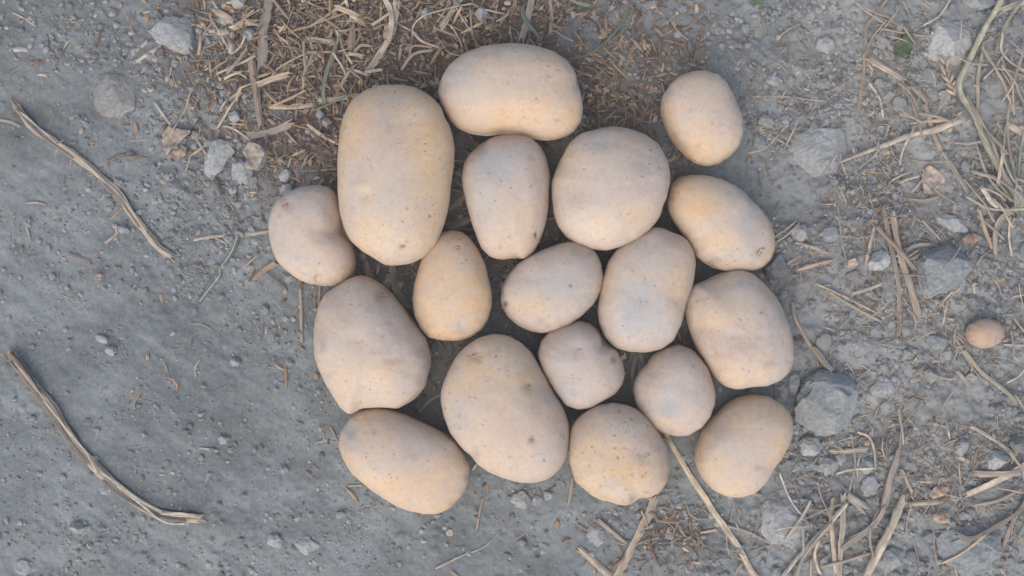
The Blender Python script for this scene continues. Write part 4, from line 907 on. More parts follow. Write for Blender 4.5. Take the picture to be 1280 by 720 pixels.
S_ = [  # crop, points, width, colour, label, options
 ('b', [(288,-30),(282,40),(270,120),(265,265)], 34, (.27,.225,.18), 'broad grey-brown stalk standing out in the chaff, splintered side', {}),
 ('b', [(222,220),(240,330),(258,465)], 26, (.24,.18,.135), 'dark brown flattened stalk beside the splintered grey-brown one', {}),
 ('b', [(772,-30),(760,60),(748,125),(712,190),(660,272)], 30, (.44,.36,.26), 'pale folded straw with fibres, bent in the middle of the chaff', {'flat':.4}),
 ('b', [(530,88),(552,140),(570,190),(602,240)], 9, PALE_S, 'thin S-curved straw pointing at the largest potato', {}),
 ('b', [(577,257),(660,283)], 11, (.60,.52,.42), 'short whitish straw tip beside the folded straw', {}),
 ('b', [(155,102),(200,88),(245,86)], 26, PALE_S, 'short pale cut straw, curved like a trough', {'flat':.4}),
 ('b', [(60,120),(150,122)], 26, (.46,.38,.29), 'short pale cut straw lying crosswise over pebble gap', {'flat':.4}),
 ('b', [(146,128),(148,190)], 22, (.40,.32,.23), 'stubby tan straw piece beside the crosswise cut straw', {'flat':.4}),
 ('b', [(85,42),(125,60),(160,84)], 25, (.38,.30,.22), 'stubby tan straw chip leaning on cut straws', {'flat':.4}),
 ('b', [(212,506),(300,490),(378,460)], 24, (.30,.255,.20), 'grey-tan curved husk strip under the brown stalks', {'flat':.3}),
 ('b', [(295,400),(380,402),(458,394)], 18, (.40,.32,.23), 'flat tan straw lying crosswise in the chaff', {'flat':.4}),
 ('b', [(468,375),(540,372),(625,358)], 20, (.38,.31,.23), 'broad straw pointing from chaff under the largest potato', {'flat':.4}),
 ('b', [(430,146),(480,152),(528,156)], 18, (.47,.36,.25), 'single tan chip in brown chaff', {'flat':.45}),
 ('b', [(92,478),(140,410),(188,345)], 9, PALE_S, 'one of two thin parallel straws beside bluish pebble', {}),
 ('b', [(80,440),(125,385),(178,350)], 8, (.44,.36,.26), 'second thin parallel straw beside bluish pebble', {}),
 ('b', [(115,472),(150,478),(212,520)], 10, (.48,.41,.31), 'thin bent straw by the grey-tan husk', {}),
 ('b', [(292,312),(330,258),(430,205),(545,196)], 9, (.36,.29,.20), 'long arched brown straw in the middle of the chaff', {}),
 ('b', [(438,470),(490,510),(545,538)], 10, (.48,.39,.29), 'thin straw slipping under the largest potato', {}),
 ('b', [(602,95),(598,185)], 22, (.33,.25,.19), 'stout brown chip stuck in chaff', {'flat':.5}),
 ('b', [(358,628),(375,585),(422,565)], 8, (.47,.38,.28), 'small hooked straw near ball-like pebble', {}),
 ('b', [(435,580),(400,655)], 7, (.40,.31,.22), 'short slim straw beside the hooked one', {}),
 ('b', [(440,640),(540,634)], 6, (.40,.32,.24), 'hair-thin straw running to the largest potato', {}),
 ('b', [(455,210),(430,270),(420,335)], 14, (.34,.26,.18), 'narrow brown sliver in deep chaff', {}),
 ('b', [(300,400),(370,372),(425,345)], 10, (.45,.36,.25), 'slim straw crossing the flat tan one', {}),
 ('b', [(455,95),(510,60),(580,5)], 10, (.44,.35,.23), 'slim straw leaning out of brown chaff', {'lift':.003}),
 ('b', [(440,105),(500,80),(575,50)], 7, (.42,.33,.22), 'hairlike straw beside slim leaning one', {'lift':.002}),
 ('b', [(130,255),(200,232),(240,212)], 9, (.46,.38,.28), 'pale slim straw at edge of gravel patch', {}),
 ('b', [(145,205),(185,175),(208,135)], 8, (.43,.34,.25), 'short slim straw by blue-grey pebble', {}),
 ('b', [(5,225),(35,140),(70,85)], 6, (.36,.28,.20), 'wiry thin rootlike straw along wedge-shaped stone', {}),
 ('b', [(405,-10),(450,15),(495,35)], 9, (.38,.30,.21), 'slim straw at far border of chaff', {}),
 ('c', [(560,-20),(545,60),(512,165)], 26, (.29,.25,.20), 'broad grey straw touching the long crosswise potato', {'flat':.35}),
 ('c', [(295,-10),(255,50),(215,108)], 22, (.36,.31,.24), 'grey-tan doubled straw leaning toward the largest potato', {'flat':.4}),
 ('c', [(265,20),(300,85),(345,145)], 9, (.42,.34,.25), 'slim straw leading to the long crosswise potato', {}),
 ('c', [(108,140),(112,100),(150,68),(230,42),(335,18)], 6, (.45,.38,.29), 'looping hair-thin straw around lilac-grey pebble', {'lift':.002}),
 ('c', [(623,-10),(628,70),(622,140)], 13, (.30,.24,.18), 'dull brown straw behind the long crosswise potato', {}),
 ('c', [(380,45),(450,58)], 8, (.42,.34,.25), 'short slim chip beside pale bluish pebble', {}),
 ('c', [(0,-10),(28,60),(20,150),(-12,200)], 22, (.42,.35,.26), 'pale bent straw beside the folded one', {'flat':.35, 'lift':.001}),
 ('c', [(130,325),(215,310)], 16, (.36,.28,.21), 'stub of straw between two longest potatoes', {}),
 ('c', [(690,248),(740,272),(800,296)], 8, (.35,.26,.19), 'thin brown straw behind long crosswise potato end', {}),
 ('d', [(650,572),(715,552),(785,478)], 7, (.44,.36,.27), 'bent thin straw between separate potato and wide pale clod', {}),
 ('d', [(660,362),(800,362),(860,370),(960,380)], 6, (.38,.31,.24), 'hair-thin rootlet between the separate egg-shaped potato and thin brown stem', {}),
 ('d', [(238,448),(214,490)], 7, (.50,.42,.33), 'tiny straw splinter beside broad roundish potato', {}),
 ('d', [(740,510),(805,550)], 9, (.33,.30,.22), 'dull short straw at rim of wide pale clod', {}),
 ('e', [(452,-10),(400,60),(372,100),(362,250),(338,440)], 14, (.30,.235,.18), 'long thin brown stem running straight across gravel', {}),
 ('e', [(374,220),(440,258),(515,303)], 23, (.44,.34,.26), 'stout pinkish-tan straw section with cut end', {'flat':.6}),
 ('e', [(525,312),(565,345),(605,388)], 22, (.36,.29,.22), 'grey-tan straw section continuing the cut pinkish one', {'flat':.6}),
 ('e', [(580,385),(605,460),(645,575)], 21, (.42,.33,.25), 'steep tan straw section crossing under the long tapered straw', {'flat':.5}),
 ('e', [(268,610),(400,558),(530,508),(620,488),(708,452)], 18, (.44,.37,.28), 'long tapered pale straw with its tip on the wide clod', {'taper':(.45,1.4), 'flat':.5, 'lift':.002}),
 ('e', [(533,462),(610,455),(692,455)], 8, (.46,.36,.27), 'thin straw parallel to the long tapered pale straw', {}),
 ('e', [(806,160),(785,280),(784,430)], 15, (.31,.28,.20), 'olive-grey weed stem beside the wheat stem', {}),
 ('e', [(860,45),(905,25),(965,2)], 22, (.42,.385,.29), 'pale broad weed blade arching off the wheat stem', {'flat':.25, 'lift':.004}),
 ('e', [(688,-10),(645,58),(583,96)], 9, (.50,.43,.33), 'pale curved thread over the blocky stone', {'lift':.003}),
 ('e', [(892,188),(850,250),(800,300)], 11, (.37,.32,.24), 'slim straw slanting beside weed stems', {'lift':.003}),
 ('e', [(888,468),(965,505)], 26, (.44,.37,.30), 'stout pale straw stub at weed clump', {'flat':.5}),
 ('e', [(858,460),(895,550),(935,700)], 11, (.36,.30,.23), 'thin drooping straw at weed clump', {}),
 ('e', [(870,470),(840,560),(845,640)], 9, (.30,.26,.19), 'thin dull straw hanging beside wheat stem', {}),
 ('e', [(495,-10),(498,60)], 8, (.36,.30,.23), 'short slim straw near green leaf', {}),
 ('e', [(400,135),(460,165)], 14, (.33,.27,.22), 'short dark straw chip by green leaf', {}),
 ('e', [(440,525),(462,455)], 9, (.38,.32,.25), 'short straw standing alone on open grey soil', {}),
 ('e', [(660,575),(700,650),(745,720)], 16, (.28,.255,.20), 'grey bent straw passing the dry leaf', {}),
 ('j', [(460,138),(482,270),(520,390),(568,525)], 21, (.36,.28,.21), 'stout brown stalk leaning over the small angular stone', {'flat':.6, 'lift':.001}),
 ('j', [(428,118),(460,290),(485,430),(492,600)], 15, (.34,.28,.215), 'slim brown stalk crossing behind the stout one', {}),
 ('j', [(392,196),(375,260),(358,335)], 12, (.44,.37,.29), 'short pale stalk branch beside small angular stone', {}),
 ('j', [(402,194),(470,270),(545,350)], 14, (.35,.25,.18), 'reddish-brown straw crossing both leaning stalks', {'lift':.002}),
 ('j', [(108,250),(165,268),(228,290)], 11, (.46,.37,.28), 'short tan straw beneath the split pebble', {}),
 ('j', [(108,352),(170,335),(232,316)], 13, (.47,.36,.25), 'short golden straw beside blocky scabbed potato', {}),
 ('j', [(180,405),(290,455),(402,512)], 10, (.46,.38,.28), 'long tan straw beside its parallel twin, the one closer to the golden straw', {}),
 ('j', [(226,436),(320,490),(424,546)], 11, (.48,.39,.28), 'long tan straw beside its parallel twin, farther from the golden straw', {}),
 ('j', [(95,470),(108,540),(160,630),(225,725)], 15, (.42,.35,.26), 'long curved straw from scabbed potato to largest stone', {}),
 ('j', [(880,632),(965,636)], 8, (.47,.40,.31), 'thin pale straw touching the marble-sized potato', {}),
 ('j', [(700,588),(735,660),(775,715)], 14, (.30,.285,.23), 'grey-green stem running beside marble-sized potato', {}),
 ('j', [(505,280),(550,262),(610,258)], 18, (.31,.29,.24), 'grey curled blade in front of large humped stone', {'flat':.3}),
 ('j', [(800,45),(850,108),(925,126),(975,85)], 17, (.42,.38,.29), 'pale curved blade hooking out of the weed clump', {'flat':.3, 'lift':.004}),
 ('j', [(922,126),(870,165),(858,230),(862,295)], 18, (.40,.36,.29), 'pale crumpled blade hanging from the weed clump', {'flat':.3, 'lift':.002}),
 ('j', [(845,0),(900,70),(970,150)], 16, (.22,.225,.15), 'dark green weed stem in the clump', {'lift':.003}),
 ('j', [(262,110),(270,220),(292,335)], 7, (.36,.31,.25), 'hair-thin stem draped over the split pebble', {}),
 ('j', [(20,235),(70,200),(108,172)], 7, (.45,.37,.28), 'thin straw springing from beside stem-scarred potato', {'lift':.002}),
 ('j', [(30,250),(70,225),(118,178)], 6, (.42,.34,.26), 'second thin straw springing beside the stem-scarred potato', {'lift':.001}),
 ('j', [(640,490),(690,430)], 9, (.40,.33,.26), 'short slim straw leaning on the large humped stone', {}),
 ('j', [(915,580),(925,690)], 8, (.36,.31,.25), 'slim straw just past the marble-sized potato', {}),
 ('j', [(540,60),(578,15)], 9, (.43,.36,.28), 'short straw beside dry crumpled leaf', {}),
 ('j', [(525,85),(580,92),(635,80)], 9, (.37,.33,.25), 'dull straw under dry crumpled leaf', {}),
 ('o', [(335,305),(400,420),(480,540),(545,640),(610,735),(645,800),(675,850)], 20, (.50,.405,.28), 'long clean golden straw running out from under the pear-shaped potato', {'taper':(.85,1.25), 'flat':.5}),
 ('o', [(297,545),(270,620),(205,740),(150,850)], 28, (.41,.33,.24), 'broad split straw poking out beneath the heavily dotted potato', {'flat':.45}),
 ('o', [(82,630),(130,672),(185,718)], 14, (.38,.31,.24), 'short straw crossing the cracked soil lump', {'lift':.001}),
 ('o', [(768,458),(800,545),(840,605),(862,615)], 6, (.60,.56,.49), 'fine whitish wavy rootlet on crumbly clod', {}),
 ('o', [(575,655),(650,678),(735,722)], 9, (.43,.34,.26), 'thin tan straw beside the long golden straw', {}),
 ('o', [(636,520),(670,535),(698,538)], 9, (.42,.33,.25), 'short tan straw tip beneath plain oval potato', {}),
 ('o', [(300,325),(350,328)], 10, (.40,.33,.26), 'short straw lying under pear-shaped potato', {}),
 ('o', [(225,20),(212,90),(214,160)], 13, (.32,.26,.20), 'shaded straw in the gap by the pear-shaped potato', {}),
 ('o', [(244,0),(258,60)], 15, (.33,.27,.21), 'second shaded straw in the gap by the pear-shaped potato', {}),
 ('o', [(795,375),(830,388),(872,405)], 6, (.46,.39,.31), 'fine pale root beside smooth round stone', {}),
 ('o', [(600,565),(582,640)], 6, (.36,.31,.25), 'hair-thin straw on grey soil beside plain oval potato', {}),
 ('o', [(380,650),(410,690)], 9, (.45,.35,.26), 'short tan chip in chaff beside long golden straw', {}),
 ('n', [(492,255),(478,330),(462,415)], 15, (.27,.235,.19), 'dull grey straw sliver on bare soil under the heap edge', {}),
 ('n', [(577,422),(545,462),(490,505),(380,548),(262,608)], 15, (.36,.31,.25), 'tapered crescent of grey straw on bare soil', {'taper':(.4,1.0)}),
 ('n', [(946,145),(938,210),(924,288)], 15, (.36,.29,.22), 'short nail-like straw with a pale tip beside two potatoes', {'taper':(.8,1.3)}),
 ('n', [(978,505),(1050,568),(1130,640)], 30, (.36,.295,.22), 'stubby split straw beside the broad one under the dotted potato', {'flat':.45}),
 ('n', [(882,150),(905,210),(890,270)], 6, (.34,.29,.23), 'hair-thin bent straw beside the nail-like one', {}),
 ('p', [(318,730),(350,660),(385,590),(442,468)], 26, (.48,.41,.31), 'thick slanting pale straw with a clean broken end', {'lift':.003, 'flat':.6}),
 ('p', [(440,488),(500,486),(552,482)], 17, (.43,.35,.26), 'short crosswise tan straw at end of the thick slanting one', {}),
 ('p', [(205,322),(265,320),(327,314)], 15, (.52,.44,.32), 'short pale straw lying between largest stone and curled straw', {}),
 ('p', [(298,262),(330,275),(346,320),(345,375)], 8, (.52,.44,.33), 'curled pale straw like a hook', {'lift':.001}),
 ('p', [(245,450),(315,505)], 32, (.33,.29,.23), 'broad grey husk stub at foot of straw tuft', {'flat':.4}),
 ('p', [(242,455),(238,600),(234,735)], 15, (.40,.34,.26), 'stiff grey-tan straw in the tuft', {'lift':.001}),
 ('p', [(212,475),(204,560),(222,720)], 15, (.46,.37,.26), 'stiff golden straw in the tuft', {}),
 ('p', [(246,490),(180,570),(100,660),(40,735)], 13, (.46,.40,.30), 'long slanting straw sweeping across the tuft', {'lift':.002}),
 ('p', [(200,545),(140,620),(80,730)], 11, (.40,.34,.26), 'second slanting straw sweeping beside the tuft', {'lift':.001}),
 ('p', [(160,600),(150,660),(180,735)], 11, (.46,.36,.25), 'short golden straw low in the tuft', {}),
 ('p', [(178,690),(250,672),(332,650)], 12, (.42,.345,.26), 'low crosswise straw at base of the tuft', {}),
 ('p', [(640,232),(710,275),(782,326)], 11, (.38,.32,.25), 'thin slanting stem near pale egg-like lump', {}),
 ('p', [(628,-5),(680,60),(735,105),(792,162)], 12, (.36,.315,.22), 'long olive stem slanting through fine straw', {}),
 ('p', [(508,226),(572,241)], 9, (.44,.38,.30), 'short pale chip in fine straw', {}),
 ('p', [(430,380),(466,452)], 12, (.36,.275,.22), 'short reddish straw beside the bent dark branch', {}),
 ('p', [(628,456),(740,400),(830,345)], 19, (.42,.35,.27), 'long tan straw over the long low clod', {'lift':.002}),
 ('p', [(655,388),(720,386),(785,378)], 20, (.37,.31,.24), 'broad grey-tan straw crossing by the long low clod', {'flat':.4}),
 ('p', [(600,330),(640,352)], 10, (.41,.34,.26), 'small tan chip under whitish clod', {}),
 ('p', [(650,490),(730,470),(808,432)], 10, (.30,.25,.20), 'thin grey twig behind the forked one', {'lift':.002}),
 ('p', [(608,60),(650,110)], 12, (.34,.28,.22), 'short dark straw in chaff near olive stem', {}),
 ('p', [(150,-10),(200,60)], 16, (.36,.30,.24), 'short grey straw tip at edge of the largest stone', {}),
 ('g', [(232,388),(265,352),(322,318)], 30, (.36,.265,.19), 'brown curled husk stub poking out beside creased squat potato', {'flat':.45, 'taper':(.7,1.1)}),
 ('g', [(198,216),(245,212),(292,206)], 15, (.40,.33,.25), 'short tan straw meeting creased squat potato', {}),
 ('g', [(405,430),(410,530),(412,628)], 12, (.30,.25,.20), 'thin straight straw sliver beside dusty pinkish potato', {}),
 ('g', [(480,405),(474,492)], 9, (.29,.24,.19), 'shaded thin straw by the dusty pinkish potato', {}),
 ('g', [(632,285),(650,330),(668,380)], 21, (.33,.27,.21), 'flat straw in the gap under the largest potato', {'flat':.4}),
 ('g', [(748,335),(762,420),(812,492)], 26, (.28,.225,.18), 'bent dark straw in gap beside small bright yellow potato', {'flat':.4}),
 ('h', [(245,128),(278,98),(308,68)], 23, (.30,.25,.20), 'dull straw piece in the gap between largest and blue-dusted potato', {'flat':.4}),
 ('h', [(238,192),(278,182),(318,163)], 26, (.33,.28,.22), 'second dull straw piece in that gap by the yellow potato', {'flat':.4}),
 ('m', [(130,225),(175,180),(218,160)], 10, (.33,.27,.21), 'slim straw in the gap beside large smooth potato', {}),
 ('m', [(135,215),(130,150)], 8, (.30,.25,.2), 'stiff slim straw in the gap beside large smooth potato', {}),
 ('a', [(45,45),(85,65),(130,95)], 9, (.40,.36,.31), 'lone slim pale straw on grey dust far from heap', {}),
 ('a', [(245,83),(285,80),(317,69)], 9, (.33,.27,.22), 'small bent brown straw on grey dust', {}),
 ('a', [(482,208),(510,178),(543,150)], 15, (.40,.34,.27), 'grey-tan short straw, twin of a whiter one by the wedge-shaped stone', {'flat':.4}),
 ('a', [(488,236),(530,212),(577,183)], 13, (.46,.40,.32), 'whiter short straw of a pair by the wedge-shaped stone', {'flat':.4}),
 ('a', [(580,385),(605,425),(638,472)], 13, (.36,.31,.25), 'straw sliver touching the torn dry leaf', {}),
 ('a', [(710,373),(680,425),(650,476)], 9, (.30,.25,.20), 'dark straw sliver beside torn dry leaf', {}),
 ('a', [(-15,445),(40,458),(72,476)], 12, (.34,.29,.24), 'short straw by the thin curved stalk head', {}),
 ('a', [(143,278),(178,283)], 13, (.48,.44,.38), 'tiny whitish chip alone on dust', {}),
 ('a', [(52,184),(96,186)], 18, (.46,.43,.38), 'small whitish husk flake on grey dust', {'flat':.3}),
 ('a', [(722,505),(745,540),(772,580)], 9, (.38,.31,.24), 'thin straw pointing at lumpy clod', {}),
 ('a', [(690,642),(700,610),(706,578)], 7, (.40,.36,.30), 'thin pale thread beside torn dry leaf', {}),
 ('a', [(478,526),(538,521)], 6, (.40,.35,.30), 'hair-thin straw on gritty dust', {}),
 ('f', [(92,40),(130,38),(168,46)], 9, (.34,.29,.24), 'small dull straw on dust inside the curve of thin stalk', {}),
 ('f', [(90,128),(106,186)], 7, (.40,.36,.31), 'tiny stiff straw on open dust', {}),
 ('f', [(412,120),(430,150),(390,190)], 11, (.44,.35,.28), 'bent straw scrap at the lone oval pebble', {}),
 ('f', [(245,233),(290,246),(332,266)], 11, (.30,.23,.18), 'rusty-brown straw scrap on open dust', {}),
 ('f', [(218,385),(262,402)], 6, (.36,.33,.29), 'tiny pale thread on open dust', {}),
 ('f', [(708,494),(755,500),(792,520)], 6, (.36,.33,.28), 'thin curved pale thread near the green blade', {}),
 ('f', [(733,692),(728,660),(748,630)], 7, (.36,.30,.24), 'curled straw thread near rounded crumb', {}),
 ('f', [(722,178),(780,168),(838,162)], 10, (.38,.30,.24), 'short brown straw by the green blade', {}),
 ('f', [(800,170),(840,190),(846,205)], 8, (.46,.38,.29), 'small crooked straw at the end of the green blade', {}),
 ('f', [(612,640),(628,675)], 7, (.34,.29,.24), 'short dull thread on dust far from pebbles', {}),
 ('k', [(530,10),(512,52),(488,92)], 16, (.26,.215,.18), 'dark torn husk strip on bare dust', {'flat':.3}),
 ('k', [(750,240),(785,244),(818,252)], 8, (.38,.33,.27), 'short pale straw on bare dust beyond stalk tip', {}),
 ('k', [(768,368),(792,333)], 6, (.36,.32,.27), 'tiny straw fleck near the stalk tip', {}),
 ('k', [(372,172),(354,218)], 6, (.36,.33,.28), 'tiny pale fleck inside the curve of thick stalk', {}),
 ('l', [(520,158),(535,190),(552,222)], 9, (.30,.25,.20), 'thin dark straw stuck under speckled oblong potato', {}),
 ('l', [(463,222),(500,213),(537,217)], 6, (.37,.32,.26), 'hair-thin straw by speckled oblong potato', {}),
 ('l', [(583,382),(642,378)], 7, (.38,.33,.26), 'hair-thin straw at edge of speckled oblong potato', {}),
]
for c, pts, w, colr, lab, k in S_:
    straw(c, pts, w, colr, lab, **k)

# twigs with branches
tw = straw('p', [(420,308),(392,400),(372,505)], 23, (.27,.225,.185), 'bent dark branch with a thin shoot beside the tuft', 'twig', 'twig', flat=.8, taper=(.8,1.0), lift=.001)
straw('p', [(372,500),(335,560),(238,632)], 17, (.32,.27,.22), None, name='side_shoot', parent=tw, flat=.7, lift=.001)
straw('p', [(420,312),(436,235),(492,163)], 9, (.33,.27,.21), None, name='side_shoot', parent=tw, flat=.8, taper=(1.2,.5), lift=.003)
tw = straw('p', [(590,578),(640,592),(720,555),(785,515),(835,455)], 16, (.28,.235,.19), 'forked grey twig lying over the wide smooth clod', 'twig', 'twig', flat=.8, lift=.001)
straw('p', [(786,520),(768,580),(748,640)], 13, (.27,.23,.19), None, name='side_shoot', parent=tw, flat=.7)

# tall wheat stem with its ear
ws = straw('e', [(885,-30),(800,130),(742,250),(716,330),(770,440),(830,575),(895,690),(930,780)], 19, (.33,.305,.215), 'tall olive-tan wheat stem bending past the blocky stone', 'wheat stem', 'wheat_stem', flat=.6, lift=.004)
straw('e', [(740,400),(800,520),(860,640),(905,720)], 12, (.29,.275,.19), None, name='leaf_sheath', parent=ws, flat=.4, lift=.003)
spk_v, spk_f, spk_c, off = [], [], [], 0
v8, f8 = quad_sphere(4)
for i in range(13):
    t = i / 12
    bx, by = cp('e', [(718 - 45 * t + (9 if i % 2 else -9), 335 - 118 * t)])[0]
    x, y = wx(bx, by, .016)
    zz = float(zat(np.array([x]), np.array([y]), ZTOP)[0]) + .0035
    an = math.radians(100 + (38 if i % 2 == 0 else -34) + random.uniform(-22, 22))
    q = v8 * np.array([.0036, .0011, .0010]); ca_, sa_ = math.cos(an), math.sin(an)
    q = np.stack([q[:, 0] * ca_ - q[:, 1] * sa_, q[:, 0] * sa_ + q[:, 1] * ca_, q[:, 2] + .001 * (i % 3)], 1) + np.array([x, y, zz])
    spk_v.append(q); spk_f.append(f8 + off); off += len(q); spk_c.append(np.tile(np.array((.40, .33, .245)) * random.uniform(.7, 1.15), (len(q), 1)))
sv_ = np.vstack(spk_v) - np.array(ws.location)
link('seed_ear', make_mesh('seed_ear', sv_, np.vstack(spk_f), M_LEAF, cols=np.vstack(spk_c)), parent=ws)

# ------------------------------------------------------------------ leaves
def leaf(c, pts, colr, label, name='dry_leaf', crumple=.0022, seed=0, lift=.0025, thick=.0005, cat='leaf'):
    cc, T, tab = outline_radius(cp(c, pts), .004, 2)
    v, f = quad_sphere(16)
    lo = inflate(v, cc, T, tab, thick, 0, .8)
    lo[:, 2] += crumple * fbm(lo[:, 0] * 130 + seed * 5, lo[:, 1] * 130, oct=3, seed=seed + 2) * 1.1
    base = float(zat(np.array([cc[0]]), np.array([cc[1]]), ZTOP)[0])
    cl = np.array(colr) * (1 + .22 * fbm(lo[:, 0] * 300, lo[:, 1] * 300, oct=2, seed=seed))[:, None]
    return link(name, make_mesh(name, lo, f, M_LEAF, cols=cl), (cc[0], cc[1], base + lift), None, label, cat)
leaf('a', [(600,500),(630,470),(680,485),(718,488),(700,510),(672,530),(650,555),(615,580),(600,545)], (.30,.255,.205), 'torn tan dry leaf lying on gravel beside the lumpy clod', seed=1)
leaf('a', [(622,585),(650,555),(672,535),(698,555),(690,580),(660,597)], (.33,.26,.20), 'small curled dry leaf scrap under the torn one', seed=2)
leaf('b', [(195,570),(225,535),(262,548),(285,575),(275,605),(245,640),(200,635),(215,600)], (.30,.26,.215), 'crumpled grey-brown leaf on the rough clod by the chaff', seed=8, lift=.007)
leaf('e', [(578,655),(605,615),(640,640),(668,660),(678,700),(660,735),(620,728),(585,725)], (.40,.325,.265), 'pale pinkish crumpled dry leaf beside grey bent straw', seed=3, crumple=.003)
gl = leaf('e', [(465,205),(485,165),(505,135),(538,128),(545,160),(530,205),(500,222),(475,220)], (.085,.12,.065), 'small fresh green leaf near the blocky stone', 'green_leaf', seed=4, crumple=.0012, lift=.004)
leaf('F', [(940,2),(946,-3),(955,0),(955,6),(945,8)], (.10,.13,.08), 'tiny green leaf scrap on the bare soil behind the separate potato', 'green_leaf', seed=5)
leaf('p', [(525,520),(550,505),(580,520),(578,545),(545,552),(525,540)], (.34,.25,.19), 'rusty dry leaf bit in straw beside wide smooth clod', seed=6)
leaf('p', [(515,455),(535,430),(580,432),(570,452),(545,470),(525,472)], (.38,.28,.20), 'curled rusty husk near the crosswise tan straw', seed=7)
leaf('j', [(725,235),(755,212),(790,225),(775,252),(740,262)], (.31,.215,.16), 'reddish dry leaf bit on the large humped stone shoulder', seed=9, lift=.003)
leaf('j', [(292,318),(315,308),(332,330),(315,348),(295,340)], (.40,.31,.23), 'small golden husk flake near the pebbles', seed=10)
leaf('f', [(345,312),(365,303),(388,310),(380,330),(352,332)], (.30,.235,.20), 'small rusty husk flake on open dust', seed=11)
leaf('b', [(715,130),(722,90),(742,80),(738,120),(725,150)], (.38,.30,.23), 'pale husk flake propped beside the folded straw', seed=12)
leaf('g', [(712,400),(725,372),(742,365),(745,400),(735,425)], (.33,.29,.24), 'pale husk flake in the gap by dusty pinkish potato', seed=13)
# green grass blade with its pale midrib
gb = straw('f', [(892,148),(872,220),(815,298),(770,360),(736,415)], 24, (.085,.125,.095), 'dark green grass blade with pale midrib on gravelly dust', 'grass blade', 'grass_blade', flat=.22, taper=(.7,.9), jag=.4, groove=.05)
straw('f', [(888,165),(862,228),(818,290),(820,310),(775,368),(742,410)], 5, (.42,.46,.42), None, name='midrib', parent=gb, flat=.6, lift=.0012)
straw('b', [(548,150),(520,230),(500,300),(495,360),(500,400)], 13, (.15,.17,.11), 'thin olive green grass blade standing in the chaff', 'grass blade', 'grass_blade', flat=.3, lift=.002)
straw('b', [(465,415),(510,398),(560,375),(620,355)], 7, (.16,.20,.13), 'thin green grass shoot by the largest potato', 'grass blade', 'grass_blade', flat=.5, lift=.003)
straw('c', [(592,160),(560,120),(525,75),(520,30)], 13, (.15,.175,.15), 'bluish green grass blade behind the long crosswise potato', 'grass blade', 'grass_blade', flat=.3, lift=.002)
straw('c', [(925,-10),(905,60),(850,140),(770,205),(700,225)], 9, (.135,.155,.095), 'long arched green grass blade across the soil behind the heap', 'grass blade', 'grass_blade', flat=.4, lift=.002)
straw('c', [(935,30),(900,110),(840,165)], 7, (.13,.16,.10), 'short green grass blade beside the long arched one', 'grass blade', 'grass_blade', flat=.4, lift=.002)
straw('c', [(690,-10),(720,10),(770,20)], 14, (.16,.18,.09), 'yellow green weed shoot in the chaff border', 'grass blade', 'grass_blade', flat=.3, lift=.003)
straw('e', [(945,0),(880,110),(850,200)], 10, (.22,.22,.14), 'slim olive grass blade beside the wheat stem', 'grass blade', 'grass_blade', flat=.4, lift=.005)

# ------------------------------------------------------------------ uncountable litter: crumbs, chaff
def reject(n_want, dens, lim=(-.36, .36, -.22, .22), big=4):
    out = []
    while sum(map(len, out)) < n_want:
        x = RNG.uniform(lim[0], lim[1], n_want * big); y = RNG.uniform(lim[2], lim[3], n_want * big)
        k = RNG.random(n_want * big) < dens(x / MM + 640, 360 - y / MM)
        out.append(np.stack([x[k], y[k]], 1))
    return np.vstack(out)[:n_want]
# soil crumbs
oct_v = np.array([(1,0,0),(0,1,0),(-1,0,0),(0,-1,0),(0,0,1),(0,0,-1),(.62,.62,.5),(-.62,.62,.5),(-.62,-.62,.5),(.62,-.62,.5)], float)
oct_f = np.array([(4,6,7),(4,7,8),(4,8,9),(4,9,6),(0,1,6),(1,7,6),(1,2,7),(2,8,7),(2,3,8),(3,9,8),(3,0,9),(0,6,9),(0,5,1),(1,5,2),(2,5,3),(3,5,0)])
def crumbs(n_, dens, rlo, rhi, pw, lim=(-.36, .36, -.22, .22), grid=None):
    xy = reject(n_, dens, lim)
    r = rlo + (rhi - rlo) * RNG.random(n_) ** pw
    an = RNG.uniform(0, 6.28, n_)
    q = oct_v[None] * (1 + .28 * RNG.uniform(-1, 1, (n_, 10, 1))) * np.stack([np.ones(n_), RNG.uniform(.6, 1, n_), RNG.uniform(.45, .85, n_)], 1)[:, None]
    q = q * r[:, None, None]
    ca_, sa_ = np.cos(an)[:, None], np.sin(an)[:, None]
    q = np.stack([q[..., 0] * ca_ - q[..., 1] * sa_, q[..., 0] * sa_ + q[..., 1] * ca_, q[..., 2]], -1)
    z = zat(xy[:, 0], xy[:, 1], grid) + r * .2
    q = q + np.concatenate([xy, z[:, None]], 1)[:, None]
    b_ = RNG.uniform(.16, .33, n_)
    warm_ = RNG.random(n_) < .12
    cl = np.stack([b_ * .975, b_, b_ * .985], 1)
    cl[warm_] *= np.array([1.25, 1.08, .9])
    f = (oct_f[None] + (np.arange(n_) * 10)[:, None, None]).reshape(-1, 3)
    return q.reshape(-1, 3), f, np.repeat(cl, 10, 0)
cdens = lambda x, y: crumb_density(x, y) * np.clip(.4 + 1.3 * patch(x, y), .05, 1)
A1 = crumbs(19000, cdens, .0004, .0024, 3.4)
ldens = lambda x, y: (x < 520) * np.clip(.30 + 1.0 * patch(x * 1.7 + 300, y * 1.7 - 60), .04, 1)
A2 = crumbs(9000, ldens, .00028, .0011, 2.6)
A1 = (np.vstack([A1[0], A2[0]]), np.vstack([A1[1], A2[1] + len(A1[0])]), np.vstack([A1[2], A2[2]]))
link('soil_crumbs', make_mesh('soil_crumbs', A1[0], A1[1], M_CRUMB, smooth=False, cols=A1[2]), kind='stuff', label='fine grey soil crumbs and grit strewn over the ground', cat='soil crumbs')

